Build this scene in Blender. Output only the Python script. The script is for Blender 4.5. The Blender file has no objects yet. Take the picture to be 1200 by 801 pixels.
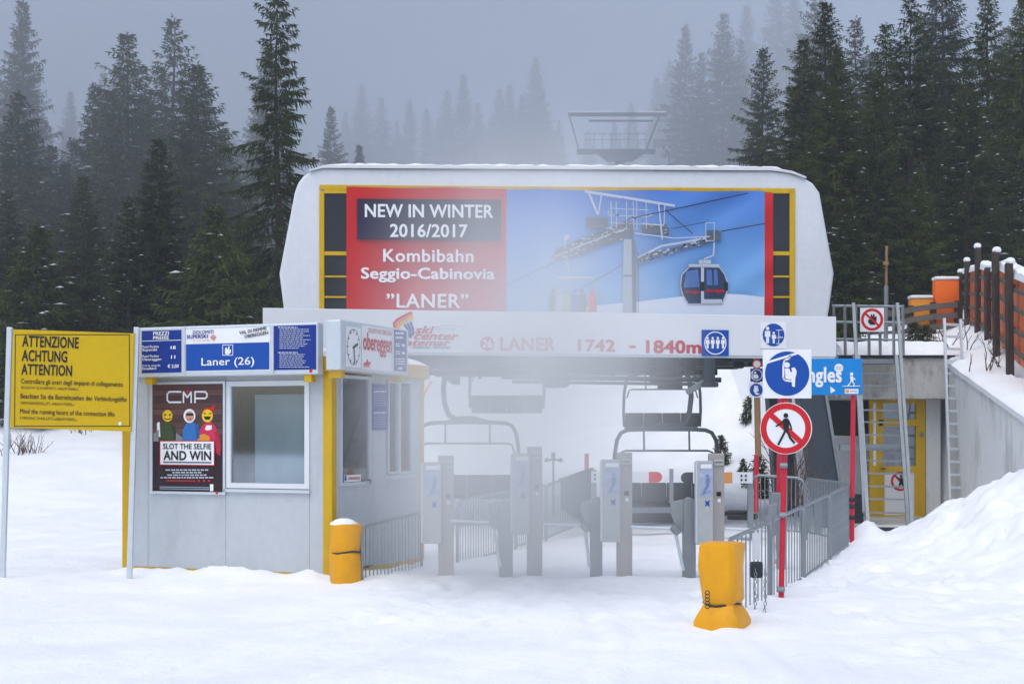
import bpy, bmesh, math, random
import numpy as np
from mathutils import Vector, Matrix

random.seed(7)
rng = np.random.default_rng(11)
SC = bpy.context.scene
COL = SC.collection

# ------------------------------------------------------------------ camera, sky, sun, exposure
F, HY, ZC = 1667.0, 507.0, 1.77          # focal length in photo pixels, horizon row, eye height
cam_d = bpy.data.cameras.new('camera')
cam = bpy.data.objects.new('camera', cam_d)
COL.objects.link(cam)
cam.location = (0, 0, ZC)
cam.rotation_euler = (math.radians(90), 0, 0)
cam_d.sensor_width = 36.0
cam_d.lens = 36.0 * F / 1200.0
cam_d.shift_y = (HY - 400.5) / 1200.0
cam_d.clip_start = 0.1
cam_d.clip_end = 3000
SC.camera = cam

SUN_EL, SUN_AZ = math.radians(64), math.radians(205)   # behind the camera, a little to the left
world = bpy.data.worlds.new('World')
SC.world = world
world.use_nodes = True
wn, wl = world.node_tree.nodes, world.node_tree.links
sky = wn.new('ShaderNodeTexSky')
sky.sky_type = 'NISHITA'
sky.sun_disc = False
sky.sun_elevation = SUN_EL
sky.sun_rotation = SUN_AZ
sky.air_density, sky.dust_density = 1.0, 3.0
hsv = wn.new('ShaderNodeHueSaturation')
hsv.inputs['Saturation'].default_value = 0.95
bg = wn['Background']
bg.inputs['Strength'].default_value = 0.15
wl.new(sky.outputs[0], hsv.inputs['Color'])
wl.new(hsv.outputs[0], bg.inputs['Color'])

sun_d = bpy.data.lights.new('sun', 'SUN')
sun_d.energy = 1.5
sun_d.angle = math.radians(75)
sun_d.color = (0.90, 0.958, 1.0)
sun = bpy.data.objects.new('sun', sun_d)
COL.objects.link(sun)
sd = Vector((math.sin(SUN_AZ) * math.cos(SUN_EL), math.cos(SUN_AZ) * math.cos(SUN_EL), math.sin(SUN_EL)))
sun.rotation_euler = sd.to_track_quat('Z', 'Y').to_euler()

SC.view_settings.view_transform = 'Standard'
SC.view_settings.look = 'None'
SC.view_settings.gamma = 1.0
SC.view_settings.exposure = 0.08
SC.render.engine = 'CYCLES'
SC.cycles.use_denoising = True
SC.cycles.max_bounces = 6
SC.cycles.volume_bounces = 1
SC.cycles.transparent_max_bounces = 12
SC.cycles.volume_max_steps = 256

# ------------------------------------------------------------------ materials
MATS = {}
def mat(name, col, rough=0.6, metal=0.0, var=0.12, scale=6.0, bump=0.0, bscale=30.0, spec=0.22):
    if name in MATS: return MATS[name]
    m = bpy.data.materials.new(name); m.use_nodes = True
    n, l = m.node_tree.nodes, m.node_tree.links
    b = n['Principled BSDF']
    b.inputs['Roughness'].default_value = rough
    b.inputs['Metallic'].default_value = metal
    b.inputs['Specular IOR Level'].default_value = spec
    tc = n.new('ShaderNodeTexCoord')
    nz = n.new('ShaderNodeTexNoise'); nz.inputs['Scale'].default_value = scale; nz.inputs['Detail'].default_value = 5
    l.new(tc.outputs['Object'], nz.inputs['Vector'])
    mx = n.new('ShaderNodeMix'); mx.data_type = 'RGBA'
    mx.inputs['A'].default_value = tuple(c * (1 - var) for c in col) + (1,)
    mx.inputs['B'].default_value = tuple(min(1, c * (1 + var)) for c in col) + (1,)
    l.new(nz.outputs['Fac'], mx.inputs['Factor'])
    l.new(mx.outputs['Result'], b.inputs['Base Color'])
    if bump:
        bz = n.new('ShaderNodeTexNoise'); bz.inputs['Scale'].default_value = bscale; bz.inputs['Detail'].default_value = 4
        l.new(tc.outputs['Object'], bz.inputs['Vector'])
        bp = n.new('ShaderNodeBump'); bp.inputs['Strength'].default_value = bump; bp.inputs['Distance'].default_value = 0.02
        l.new(bz.outputs['Fac'], bp.inputs['Height']); l.new(bp.outputs['Normal'], b.inputs['Normal'])
    MATS[name] = m
    return m

def worn(name, col, stain, amount=0.45, scale=3.0, rough=0.6, metal=0.0, stretch=(1, 1, 1), bump=0.15):
    """a colour with streaks and patches of a second colour, for paint, concrete and wood"""
    m = mat(name, col, rough, metal, 0.08, 9.0, bump, 40)
    n, l = m.node_tree.nodes, m.node_tree.links
    b = n['Principled BSDF']
    src = b.inputs['Base Color'].links[0].from_socket
    tc = [x for x in n if x.type == 'TEX_COORD'][0]
    mp = n.new('ShaderNodeMapping'); mp.inputs['Scale'].default_value = stretch
    l.new(tc.outputs['Object'], mp.inputs['Vector'])
    nz = n.new('ShaderNodeTexNoise'); nz.inputs['Scale'].default_value = scale; nz.inputs['Detail'].default_value = 8
    nz.inputs['Roughness'].default_value = 0.65
    l.new(mp.outputs[0], nz.inputs['Vector'])
    rp = n.new('ShaderNodeValToRGB')
    rp.color_ramp.elements[0].position = 0.5; rp.color_ramp.elements[1].position = 0.72
    rp.color_ramp.elements[0].color = (0, 0, 0, 1); rp.color_ramp.elements[1].color = (amount, amount, amount, 1)
    l.new(nz.outputs['Fac'], rp.inputs['Fac'])
    mx = n.new('ShaderNodeMix'); mx.data_type = 'RGBA'
    l.new(rp.outputs['Color'], mx.inputs['Factor']); l.new(src, mx.inputs['A'])
    mx.inputs['B'].default_value = stain + (1,)
    l.new(mx.outputs['Result'], b.inputs['Base Color'])
    return m

def glass_mat(name, tint, clear):
    if name in MATS: return MATS[name]
    m = bpy.data.materials.new(name); m.use_nodes = True
    n, l = m.node_tree.nodes, m.node_tree.links
    n.remove(n['Principled BSDF'])
    out = n['Material Output']
    tr = n.new('ShaderNodeBsdfTransparent'); tr.inputs['Color'].default_value = tint + (1,)
    gl = n.new('ShaderNodeBsdfGlossy'); gl.inputs['Roughness'].default_value = 0.04
    gl.inputs['Color'].default_value = (0.9, 0.95, 1, 1)
    lw = n.new('ShaderNodeLayerWeight'); lw.inputs['Blend'].default_value = 0.25
    tc = n.new('ShaderNodeTexCoord'); nz = n.new('ShaderNodeTexNoise'); nz.inputs['Scale'].default_value = 1.5
    l.new(tc.outputs['Object'], nz.inputs['Vector'])
    ad = n.new('ShaderNodeMath'); ad.operation = 'MULTIPLY_ADD'
    l.new(nz.outputs['Fac'], ad.inputs[0]); ad.inputs[1].default_value = 0.12; ad.inputs[2].default_value = 1 - clear
    mxx = n.new('ShaderNodeMath'); mxx.operation = 'MAXIMUM'
    l.new(ad.outputs[0], mxx.inputs[0]); l.new(lw.outputs['Fresnel'], mxx.inputs[1])
    ms = n.new('ShaderNodeMixShader')
    l.new(mxx.outputs[0], ms.inputs['Fac']); l.new(tr.outputs[0], ms.inputs[1]); l.new(gl.outputs[0], ms.inputs[2])
    l.new(ms.outputs[0], out.inputs['Surface'])
    MATS[name] = m
    return m

def snow_mat():
    m = bpy.data.materials.new('snow'); m.use_nodes = True
    n, l = m.node_tree.nodes, m.node_tree.links
    b = n['Principled BSDF']
    b.inputs['Roughness'].default_value = 0.75
    b.inputs['Specular IOR Level'].default_value = 0.25
    tc = n.new('ShaderNodeTexCoord')
    a = n.new('ShaderNodeTexNoise'); a.inputs['Scale'].default_value = 0.7; a.inputs['Detail'].default_value = 9; a.inputs['Roughness'].default_value = 0.6
    l.new(tc.outputs['Object'], a.inputs['Vector'])
    rp = n.new('ShaderNodeValToRGB')
    e = rp.color_ramp.elements
    e[0].position, e[0].color = 0.28, (0.80, 0.82, 0.86, 1)
    e[1].position, e[1].color = 0.62, (0.90, 0.915, 0.94, 1)
    l.new(a.outputs['Fac'], rp.inputs['Fac']); l.new(rp.outputs['Color'], b.inputs['Base Color'])
    f = n.new('ShaderNodeTexNoise'); f.inputs['Scale'].default_value = 9; f.inputs['Detail'].default_value = 8; f.inputs['Roughness'].default_value = 0.7
    l.new(tc.outputs['Object'], f.inputs['Vector'])
    bp = n.new('ShaderNodeBump'); bp.inputs['Strength'].default_value = 0.6; bp.inputs['Distance'].default_value = 0.05
    l.new(f.outputs['Fac'], bp.inputs['Height']); l.new(bp.outputs['Normal'], b.inputs['Normal'])
    return m
SNOW = snow_mat()

M_GALV = mat('galvanised_steel', (0.26, 0.29, 0.31), 0.45, 0.5, 0.2, 8, 0.1, 60)
M_GREYP = worn('booth_panel_paint', (0.48, 0.515, 0.55), (0.33, 0.35, 0.35), 0.35, 2.2, 0.5, 0, (1, 1, 0.35), 0.05)
M_ALU = mat('brushed_aluminium', (0.60, 0.65, 0.70), 0.4, 0.35, 0.08, 10)
M_YEL = worn('yellow_paint', (0.60, 0.37, 0.010), (0.34, 0.22, 0.02), 0.5, 3.0, 0.45, 0, (1, 1, 0.4), 0.05)
M_PAD = worn('yellow_vinyl', (0.74, 0.34, 0.008), (0.48, 0.22, 0.015), 0.5, 2.5, 0.42, 0, (1, 1, 0.6), 0.25)
M_SIGNY = worn('sign_yellow', (0.58, 0.385, 0.002), (0.46, 0.30, 0.006), 0.4, 2.0, 0.4, 0, (1, 1, 1), 0.0)
M_BLACK = mat('print_black', (0.018, 0.018, 0.02), 0.5)
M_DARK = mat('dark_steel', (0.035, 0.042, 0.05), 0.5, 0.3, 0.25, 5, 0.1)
M_CHAIR = mat('chair_grey_paint', (0.085, 0.10, 0.11), 0.45, 0.2, 0.2, 8)
M_CUSH = mat('chair_black_plastic', (0.03, 0.033, 0.036), 0.55, 0, 0.2, 8, 0.15)
M_WHITE = mat('white_paint', (0.69, 0.71, 0.74), 0.4, 0, 0.05, 2)
M_COWL = worn('cowl_white_fibreglass', (0.62, 0.65, 0.69), (0.50, 0.53, 0.56), 0.4, 0.9, 0.4, 0, (1, 1, 0.3), 0.0)
M_PWHITE = mat('print_white', (0.80, 0.81, 0.83), 0.5, 0, 0.04)
M_BLUE = mat('sign_blue', (0.007, 0.072, 0.36), 0.4, 0, 0.08)
M_NAVY = mat('sign_navy', (0.009, 0.036, 0.25), 0.4, 0, 0.1)
M_LBLUE = mat('sign_light_blue', (0.006, 0.22, 0.60), 0.4, 0, 0.06)
M_RED = mat('sign_red', (0.58, 0.015, 0.025), 0.4, 0, 0.08)
M_PRED = mat('print_red', (0.52, 0.018, 0.022), 0.5, 0, 0.06)
M_PALERED = mat('print_letter_red', (0.50, 0.02, 0.04), 0.5, 0, 0.06)
M_POLE = worn('red_pole_paint', (0.55, 0.02, 0.045), (0.4, 0.06, 0.08), 0.5, 6, 0.4)
M_CONC = worn('concrete', (0.50, 0.495, 0.475), (0.14, 0.13, 0.115), 0.9, 3.5, 0.85, 0, (1, 1, 0.5), 0.3)
M_CONC2 = worn('painted_concrete', (0.70, 0.715, 0.72), (0.36, 0.36, 0.34), 0.7, 1.4, 0.8, 0, (1, 1, 0.4), 0.2)
M_WOOD = worn('dark_weathered_wood', (0.055, 0.042, 0.035), (0.12, 0.10, 0.085), 0.6, 5, 0.85, 0, (3, 3, 0.5), 0.5)
M_RAIL = worn('grey_weathered_wood', (0.13, 0.115, 0.10), (0.06, 0.05, 0.045), 0.6, 5, 0.85, 0, (0.6, 3, 3), 0.5)
M_ORANGE = worn('orange_vinyl', (0.86, 0.16, 0.012), (0.65, 0.10, 0.02), 0.4, 2, 0.5, 0, (1, 1, 1), 0.25)
M_AMBER = worn('amber_vinyl', (0.80, 0.30, 0.02), (0.55, 0.2, 0.03), 0.4, 2, 0.5, 0, (1, 1, 1), 0.25)
M_REDNET = worn('faded_red_vinyl', (0.88, 0.20, 0.06), (0.85, 0.42, 0.30), 0.8, 5, 0.6, 0, (1, 1, 0.3), 0.3)
M_READER = worn('reader_grey_plastic', (0.44, 0.45, 0.45), (0.36, 0.36, 0.36), 0.3, 3, 0.45)
M_POSTB = worn('reader_post_beige', (0.36, 0.34, 0.33), (0.28, 0.27, 0.26), 0.4, 3, 0.45)
M_BARR = mat('turnstile_grey_metal', (0.27, 0.29, 0.31), 0.4, 0.4, 0.1, 6)
M_TWIG = mat('bare_twig', (0.10, 0.07, 0.05), 0.9, 0, 0.3, 20)
M_BROWN = worn('post_brown_wood', (0.30, 0.18, 0.09), (0.18, 0.10, 0.05), 0.5, 6, 0.8)
G_DARK = mat('dark_glass', (0.022, 0.026, 0.034), 0.12, 0, 0.3, 2, 0, 30, 0.35)
G_BOOTH = glass_mat('booth_glass', (0.80, 0.87, 0.90), 0.87)
G_DOOR = glass_mat('door_glass', (0.55, 0.62, 0.68), 0.72)

# ------------------------------------------------------------------ measuring and mesh helpers
def P(px, py, D):
    """point at distance D (metres ahead of the eye) seen at photo position px, py"""
    return Vector(((px - 600) / F * D, D, ZC + (HY - py) / F * D))

class Plane:
    def __init__(s, O, U, V=(0, 0, 1)):
        s.O = Vector(O); s.U = Vector(U).normalized(); s.V = Vector(V).normalized()
        s.N = s.U.cross(s.V).normalized()          # towards the viewer
    def uv(s, px, py, n=0.0):
        d = Vector(((px - 600) / F, 1, (HY - py) / F)); c = Vector((0, 0, ZC))
        O = s.O + s.N * n
        t = (O - c).dot(s.N) / d.dot(s.N)
        q = c + d * t - O
        return q.dot(s.U), q.dot(s.V)
    def at(s, u, v, n=0.0): return s.O + s.U * u + s.V * v + s.N * n
    def hit(s, px, py, n=0.0): return s.at(*s.uv(px, py, n), n)
    def rect(s, x0, y0, x1, y1, n=0.0):
        xc, yc = (x0 + x1) / 2, (y0 + y1) / 2
        return s.uv(x0, yc, n)[0], s.uv(x1, yc, n)[0], s.uv(xc, y1, n)[1], s.uv(xc, y0, n)[1]
    @staticmethod
    def through(px0, D0, px1, D1):
        a, b = P(px0, HY, D0), P(px1, HY, D1); a.z = b.z = 0
        return Plane(a, b - a)

WM = {}
class MB:
    def __init__(s): s.v, s.f = [], []
    def add(s, vs, fs):
        k = len(s.v); s.v += [tuple(v) for v in vs]; s.f += [tuple(i + k for i in f) for f in fs]; return s
    def obox(s, O, U, V, N, a, b, c):
        O, U, V, N = Vector(O), Vector(U), Vector(V), Vector(N)
        vs = [O + U * a[i] + V * b[j] + N * c[k] for k in (0, 1) for j in (0, 1) for i in (0, 1)]
        return s.add(vs, [(0, 2, 3, 1), (4, 5, 7, 6), (0, 1, 5, 4), (2, 6, 7, 3), (0, 4, 6, 2), (1, 3, 7, 5)])
    def box(s, c, d):
        return s.obox(c, (1, 0, 0), (0, 1, 0), (0, 0, 1), (-d[0]/2, d[0]/2), (-d[1]/2, d[1]/2), (-d[2]/2, d[2]/2))
    def bar(s, a, b, w, h, up=(0, 0, 1)):
        a, b = Vector(a), Vector(b); t = (b - a); L = t.length; t.normalize()
        up = Vector(up)
        if abs(t.dot(up)) > 0.98: up = Vector((0, 1, 0))
        sd = t.cross(up).normalized(); u = sd.cross(t)
        return s.obox(a, t, sd, u, (0, L), (-w/2, w/2), (-h/2, h/2))
    def pbox(s, pl, x0, y0, x1, y1, n0, n1):
        u0, u1, v0, v1 = pl.rect(x0, y0, x1, y1, n1)
        return s.obox(pl.O, pl.U, pl.V, pl.N, (u0, u1), (v0, v1), (n0, n1))
    def tube(s, pts, r, n=8):
        pts = [Vector(p) for p in pts]; rs = r if isinstance(r, (list, tuple)) else [r] * len(pts)
        up = None; rings = []
        for i, p in enumerate(pts):
            t = (pts[min(i + 1, len(pts) - 1)] - pts[max(i - 1, 0)]).normalized()
            if up is None:
                up = Vector((0, 0, 1)) if abs(t.z) < 0.9 else Vector((1, 0, 0))
            sd = t.cross(up).normalized(); up = sd.cross(t).normalized()
            rings.append([p + (sd * math.cos(2*math.pi*j/n) + up * math.sin(2*math.pi*j/n)) * rs[i] for j in range(n)])
        vs = [q for rg in rings for q in rg]; fs = []
        for i in range(len(rings) - 1):
            for j in range(n):
                fs.append((i*n+j, i*n+(j+1) % n, (i+1)*n+(j+1) % n, (i+1)*n+j))
        fs.append(tuple(range(n-1, -1, -1))); fs.append(tuple((len(rings)-1)*n+j for j in range(n)))
        return s.add(vs, fs)
    def lathe(s, prof, c, n=20):
        vs = [(c[0] + r*math.cos(2*math.pi*j/n), c[1] + r*math.sin(2*math.pi*j/n), c[2] + z) for r, z in prof for j in range(n)]
        fs = [(i*n+j, i*n+(j+1) % n, (i+1)*n+(j+1) % n, (i+1)*n+j) for i in range(len(prof)-1) for j in range(n)]
        fs.append(tuple(range(n-1, -1, -1))); fs.append(tuple((len(prof)-1)*n+j for j in range(n)))
        return s.add(vs, fs)
    def poly(s, pts): return s.add(pts, [tuple(range(len(pts)))])
    def prism(s, pts, off):
        pts = [Vector(p) for p in pts]; off = Vector(off); n = len(pts)
        fs = [tuple(range(n)), tuple(range(2*n-1, n-1, -1))] + [(i, n+i, n+(i+1) % n, (i+1) % n) for i in range(n)]
        return s.add(pts + [p + off for p in pts], fs)
    # flat print on a plane, given by photo positions
    def ppoly(s, pl, pts, n): return s.poly([pl.hit(x, y, n) for x, y in pts])
    def prect(s, pl, x0, y0, x1, y1, n):
        u0, u1, v0, v1 = pl.rect(x0, y0, x1, y1, n)
        return s.poly([pl.at(u0, v0, n), pl.at(u1, v0, n), pl.at(u1, v1, n), pl.at(u0, v1, n)])
    def pdisc(s, pl, px, py, r, n, k=36, rin=0, sy=1.0):
        u, v = pl.uv(px, py, n); D = pl.at(u, v, n).y; R = r / F * D; Ri = rin / F * D
        o = [pl.at(u + R*math.cos(2*math.pi*i/k), v + R*sy*math.sin(2*math.pi*i/k), n) for i in range(k)]
        if not rin: return s.poly(o)
        q = [pl.at(u + Ri*math.cos(2*math.pi*i/k), v + Ri*sy*math.sin(2*math.pi*i/k), n) for i in range(k)]
        return s.add(o + q, [(i, (i+1) % k, k+(i+1) % k, k+i) for i in range(k)])
    def pstroke(s, pl, pts, w, n):
        for (xa, ya), (xb, yb) in zip(pts[:-1], pts[1:]):
            a, b = pl.hit(xa, ya, n), pl.hit(xb, yb, n)
            t = b - a
            if t.length < 1e-6: continue
            t.normalize(); sd = pl.N.cross(t) * (w / F * a.y / 2); e = t * (w / F * a.y * 0.25)
            s.poly([a - e - sd, b + e - sd, b + e + sd, a - e + sd])
        return s
    def build(s, name, m, parent=None, smooth=False, bevel=0.0, seg=2):
        me = bpy.data.meshes.new(name)
        inv = WM[parent].inverted() if parent is not None else None
        vs = [inv @ Vector(v) for v in s.v] if inv else s.v
        me.from_pydata(vs, [], s.f)
        if bevel:
            bm = bmesh.new(); bm.from_mesh(me)
            bmesh.ops.recalc_face_normals(bm, faces=bm.faces)
            bmesh.ops.bevel(bm, geom=[e for e in bm.edges if len(e.link_faces) == 2 and e.calc_face_angle(0) > 0.5], offset=bevel, segments=seg, affect='EDGES', profile=0.5)
            bm.to_mesh(me); bm.free()
        me.materials.append(m)
        if smooth:
            for p in me.polygons: p.use_smooth = True
            try: me.set_sharp_from_angle(angle=math.radians(40))
            except Exception: pass
        o = bpy.data.objects.new(name, me); COL.objects.link(o)
        if parent is not None:
            o.parent = parent; WM[o] = WM[parent]
        else: WM[o] = Matrix.Identity(4)
        return o

def tag(o, label, cat, group=None, kind=None):
    o['label'] = label; o['category'] = cat
    if group: o['group'] = group
    if kind: o['kind'] = kind
    return o
def thing(name, label, cat, loc=(0, 0, 0), rz=0.0, group=None):
    o = bpy.data.objects.new(name, None); COL.objects.link(o)
    o.location = loc; o.rotation_euler = (0, 0, rz); o.empty_display_size = 0.3
    WM[o] = Matrix.Translation(Vector(loc)) @ Matrix.Rotation(rz, 4, 'Z')
    return tag(o, label, cat, group)
def copy_tree(o, parent=None):
    c = o.copy(); COL.objects.link(c); c.parent = parent
    for ch in list(o.children): copy_tree(ch, c)
    return c
def share(name, src, parent, m4=None):
    """another piece that shares the mesh of src"""
    o = bpy.data.objects.new(name, src.data); COL.objects.link(o); o.parent = parent
    if m4 is not None: o.matrix_local = m4
    return o

def text(body, pl, x0, y0, x1, y1, n, m, parent, bold=0.0, shear=0.0, name='lettering', space=1.0):
    """lettering filling a rectangle of the plane; heavier strokes come from slightly shifted, stacked outlines"""
    cu = bpy.data.curves.new('lettering', 'FONT'); cu.body = body; cu.size = 1
    cu.shear = shear; cu.space_character = space + bold*1.2; cu.resolution_u = 3
    ob = bpy.data.objects.new('lettering', cu)
    me = bpy.data.meshes.new_from_object(ob)
    bpy.data.objects.remove(ob); bpy.data.curves.remove(cu)
    k = len(me.vertices); co = np.empty(k * 3); me.vertices.foreach_get('co', co); co = co.reshape(k, 3)
    faces = [tuple(f.vertices) for f in me.polygons]
    bpy.data.meshes.remove(me)
    lo, hi = co.min(0)-[bold, bold*0.7, 0], co.max(0)+[bold, bold*0.7, 0]
    u0, u1, v0, v1 = pl.rect(x0, y0, x1, y1, n)
    inv = WM[parent].inverted(); R3 = inv.to_3x3()
    O, U, V, N = [np.array(list(q)) for q in (inv @ pl.at(u0, v0, n), R3 @ pl.U, R3 @ pl.V, R3 @ pl.N)]
    vs, fs = [], []
    shifts = [(0, 0)] if bold == 0 else [(0, 0), (-1, 0), (1, 0), (-0.7, 0.7), (0.7, 0.7), (-0.7, -0.7), (0.7, -0.7)]
    for i, (dx, dy) in enumerate(shifts):
        a = (co[:, 0] + dx*bold - lo[0]) / max(hi[0] - lo[0], 1e-6) * (u1 - u0); b = (co[:, 1] + dy*bold - lo[1]) / max(hi[1] - lo[1], 1e-6) * (v1 - v0)
        fs += [tuple(j + i*k for j in f) for f in faces]
        vs.append(O + a[:, None]*U + b[:, None]*V + N*(i*0.0004))
    me = bpy.data.meshes.new(name); me.from_pydata(np.concatenate(vs).tolist(), [], fs); me.materials.append(m)
    o = bpy.data.objects.new(name, me); COL.objects.link(o); o.parent = parent; WM[o] = WM[parent]
    return o

# ------------------------------------------------------------------ value noise for terrain
_H = rng.random((256, 256))
def vnoise(x, y, s=0):
    x, y = np.asarray(x, float) + s * 17.3, np.asarray(y, float) + s * 5.7
    xi, yi = np.floor(x).astype(int), np.floor(y).astype(int); fx, fy = x - xi, y - yi
    fx, fy = fx*fx*(3-2*fx), fy*fy*(3-2*fy)
    g = lambda i, j: _H[i & 255, j & 255]
    return (g(xi, yi)*(1-fx)+g(xi+1, yi)*fx)*(1-fy) + (g(xi, yi+1)*(1-fx)+g(xi+1, yi+1)*fx)*fy
def fbm(x, y, o=4, s=0):
    t = 0; a = 0.5
    for i in range(o): t = t + a*(vnoise(x*2**i, y*2**i, s+i)-0.5); a *= 0.5
    return t
def sst(x, a, b):
    t = np.clip((np.asarray(x, float)-a)/(b-a), 0, 1); return t*t*(3-2*t)
def wall_x(y): return np.where(np.asarray(y, float) < 28, 8.6-0.1133*(28-np.asarray(y, float)), 8.6+0.25*(np.asarray(y, float)-28))
def wall_top(y): return 3.15-0.187*(28-np.asarray(y, float))

# ------------------------------------------------------------------ the snow-covered ground
def G(x, y, detail=True):
    x, y = np.asarray(x, float), np.asarray(y, float)
    sl = 0.1 + 0.1*sst(x, -2, 6) + 0.055*sst(-x, 5, 12)
    yy = np.minimum(y, 60) - 30
    h = sl*np.where(yy > 0, np.sqrt(np.maximum(yy, 0)**2+9)-3, 0) + 0.18*np.clip(y-60, 0, None)
    d = x - wall_x(y)
    rt = np.where(y < 28, np.maximum(wall_top(y)+0.06, 0), 3.3+0.12*(np.minimum(y, 60)-28)+0.18*np.clip(y-60, 0, None))
    rt = rt + np.clip(d-0.3, 0, 1.2)*0.38 + np.clip(d-1.5, 0, 25)*0.05
    w1 = np.where(y < 28, np.clip((d-0.12)/0.1, 0, 1)*sst(y, 9, 12), 0)
    w2 = np.where(x < 6.42, sst(x, 3.6, 7.2)*sst(y, 33, 46), sst(y, 29.3, 29.6))
    w2 = np.where((x >= 8.7) & (y >= 28), 1.0, w2)
    w = np.where(y < 28, w1, w2)
    w = np.where((y < 28) & (d > 0.12), np.clip((d-0.12)/0.1, 0, 1)*sst(y, 9, 12), w)
    z = h*(1-w) + rt*w
    # the shovelled heap before the retaining wall
    heap = 2.1*np.exp(-(((x-8.7)/1.95)**2 + ((y-20.2)/2.9)**2)) + 0.5*np.exp(-(((x-7.6)/1.3)**2 + ((y-16.8)/2.2)**2)) + 0.22*np.exp(-(((x-5.35)/0.3)**2 + ((y-21.6)/0.5)**2))
    heap = 1.5*np.tanh(heap/1.5*1.15)
    lump = np.clip(heap*2, 0, 1)
    z = np.where(d < 0.12, z + heap, np.maximum(z, heap))
    if detail:
        near = np.clip((40-y)/20, 0, 1)
        z = z + 0.10*fbm(x*0.5, y*0.35, 3, 1) + near*(0.09*fbm(x*2.1, y*1.6, 4, 3)) + lump*(0.62*fbm(x*1.3, y*1.3, 5, 9) + 0.34*np.abs(fbm(x*3.7, y*3.7, 5, 19)))
        z = z + 0.3*np.clip((y-19)/8, 0, 1)*sst(-x, 4.5, 8)*fbm(x*0.55, y*0.45, 5, 44) + np.clip((y-30)/30, 0, 1)*0.8*fbm(x*0.15, y*0.15, 4, 5)
        # ploughed edge along the booth and the turnstiles
        t = (x+4.94)/2.76; yl = 18.35-1.10*t-0.28
        ber = np.exp(-((y-yl)/0.22)**2)*sst(x, -5.6, -4.6)*(1-sst(x, -2.0, -1.3))
        z = z + ber*(0.05+0.30*np.clip(fbm(x*3.1, y*3.1, 4, 12)+0.1, 0, 1))
        br2 = np.exp(-((y-16.9)/0.55)**2)*sst(x, -2.4, -1.6)*(1-sst(x, 2.6, 3.6))
        z = z + br2*(0.02+0.16*np.clip(fbm(x*2.6, y*2.6, 4, 15)+0.1, 0, 1))
        # boot and ski marks
        tr = vnoise(x*3.3, y*2.4, 21); tr = np.clip((tr-0.72)/0.28, 0, 1)
        z = z - 0.05*tr*near*sst(x, 1.5, 4.5)*(1-lump)
        z = z - 0.018*tr*near
        for k, (x0, x1) in enumerate(((-3.4, -0.6), (-2.6, 0.5), (0.2, 1.0), (1.5, 2.2))):
            xc = x0+(x1-x0)*(y-6)/11+0.25*np.sin(y*0.5+k)
            for o in (-0.16, 0.16):
                z = z - 0.03*np.exp(-((x-xc-o)/0.06)**2)*np.clip((17.3-y)/1.5, 0, 1)
    return z
def gz(x, y): return float(G(np.array([x]), np.array([y]))[0])

def spaced(a, b, d0, k):
    out, p, d = [], a, d0
    sgn = 1 if b > a else -1
    while (b-p)*sgn > 0: out.append(p); p += sgn*d; d *= k
    return out + [b]
xs = np.array(sorted(set(spaced(-9, -168, 0.12, 1.09)[1:] + list(np.arange(-9, 10.4, 0.075)) + spaced(10.4, 168, 0.12, 1.09)[1:])))
ys = np.array(sorted(set(spaced(7.5, -42, 0.2, 1.15)[1:] + list(np.arange(7.5, 30, 0.085)) + spaced(30, 383, 0.09, 1.035)[1:])))
XX, YY = np.meshgrid(xs, ys)
ZZ = G(XX, YY)
rb = random.Random(31)      # boot prints: a trodden way to the turnstiles and the trampled place before the heap
prints = [(rb.uniform(-1.6, 2.6), rb.uniform(13.2, 17.2)) for _ in range(60)] + [(rb.gauss(5.0, 0.7), rb.gauss(17.6, 1.6)) for _ in range(110)] + [(rb.uniform(3.2, 6.5), rb.uniform(11.5, 16)) for _ in range(40)]
for bx, by in prints:
    a_ = rb.uniform(-0.5, 0.5); i0, i1 = np.searchsorted(xs, (bx-0.45, bx+0.45)); j0, j1 = np.searchsorted(ys, (by-0.5, by+0.5))
    dx_, dy_ = XX[j0:j1, i0:i1]-bx, YY[j0:j1, i0:i1]-by
    u_, v_ = dx_*math.cos(a_)-dy_*math.sin(a_), dx_*math.sin(a_)+dy_*math.cos(a_)
    q_ = (u_/0.085)**2+(v_/0.17)**2
    ZZ[j0:j1, i0:i1] += -rb.uniform(0.02, 0.06)*np.exp(-q_) + 0.018*np.exp(-((np.sqrt(q_)-1.7)/0.5)**2)
nx, ny = len(xs), len(ys)
me = bpy.data.meshes.new('ground')
me.vertices.add(nx*ny); me.vertices.foreach_set('co', np.stack([XX, YY, ZZ], -1).ravel())
i, j = np.meshgrid(np.arange(nx-1), np.arange(ny-1))
q = (j*nx+i).ravel()
quads = np.stack([q, q+1, q+nx+1, q+nx], -1).astype(np.int32)
me.loops.add(quads.size); me.loops.foreach_set('vertex_index', quads.ravel())
me.polygons.add(len(quads)); me.polygons.foreach_set('loop_start', np.arange(len(quads), dtype=np.int32)*4)
me.polygons.foreach_set('use_smooth', np.ones(len(quads), bool))
me.update(calc_edges=True); me.validate()
me.materials.append(SNOW)
ground = bpy.data.objects.new('ground', me); COL.objects.link(ground)
ground['kind'] = 'structure'; ground['label'] = 'trodden snow covering the ground and rising to the hillside'

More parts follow.
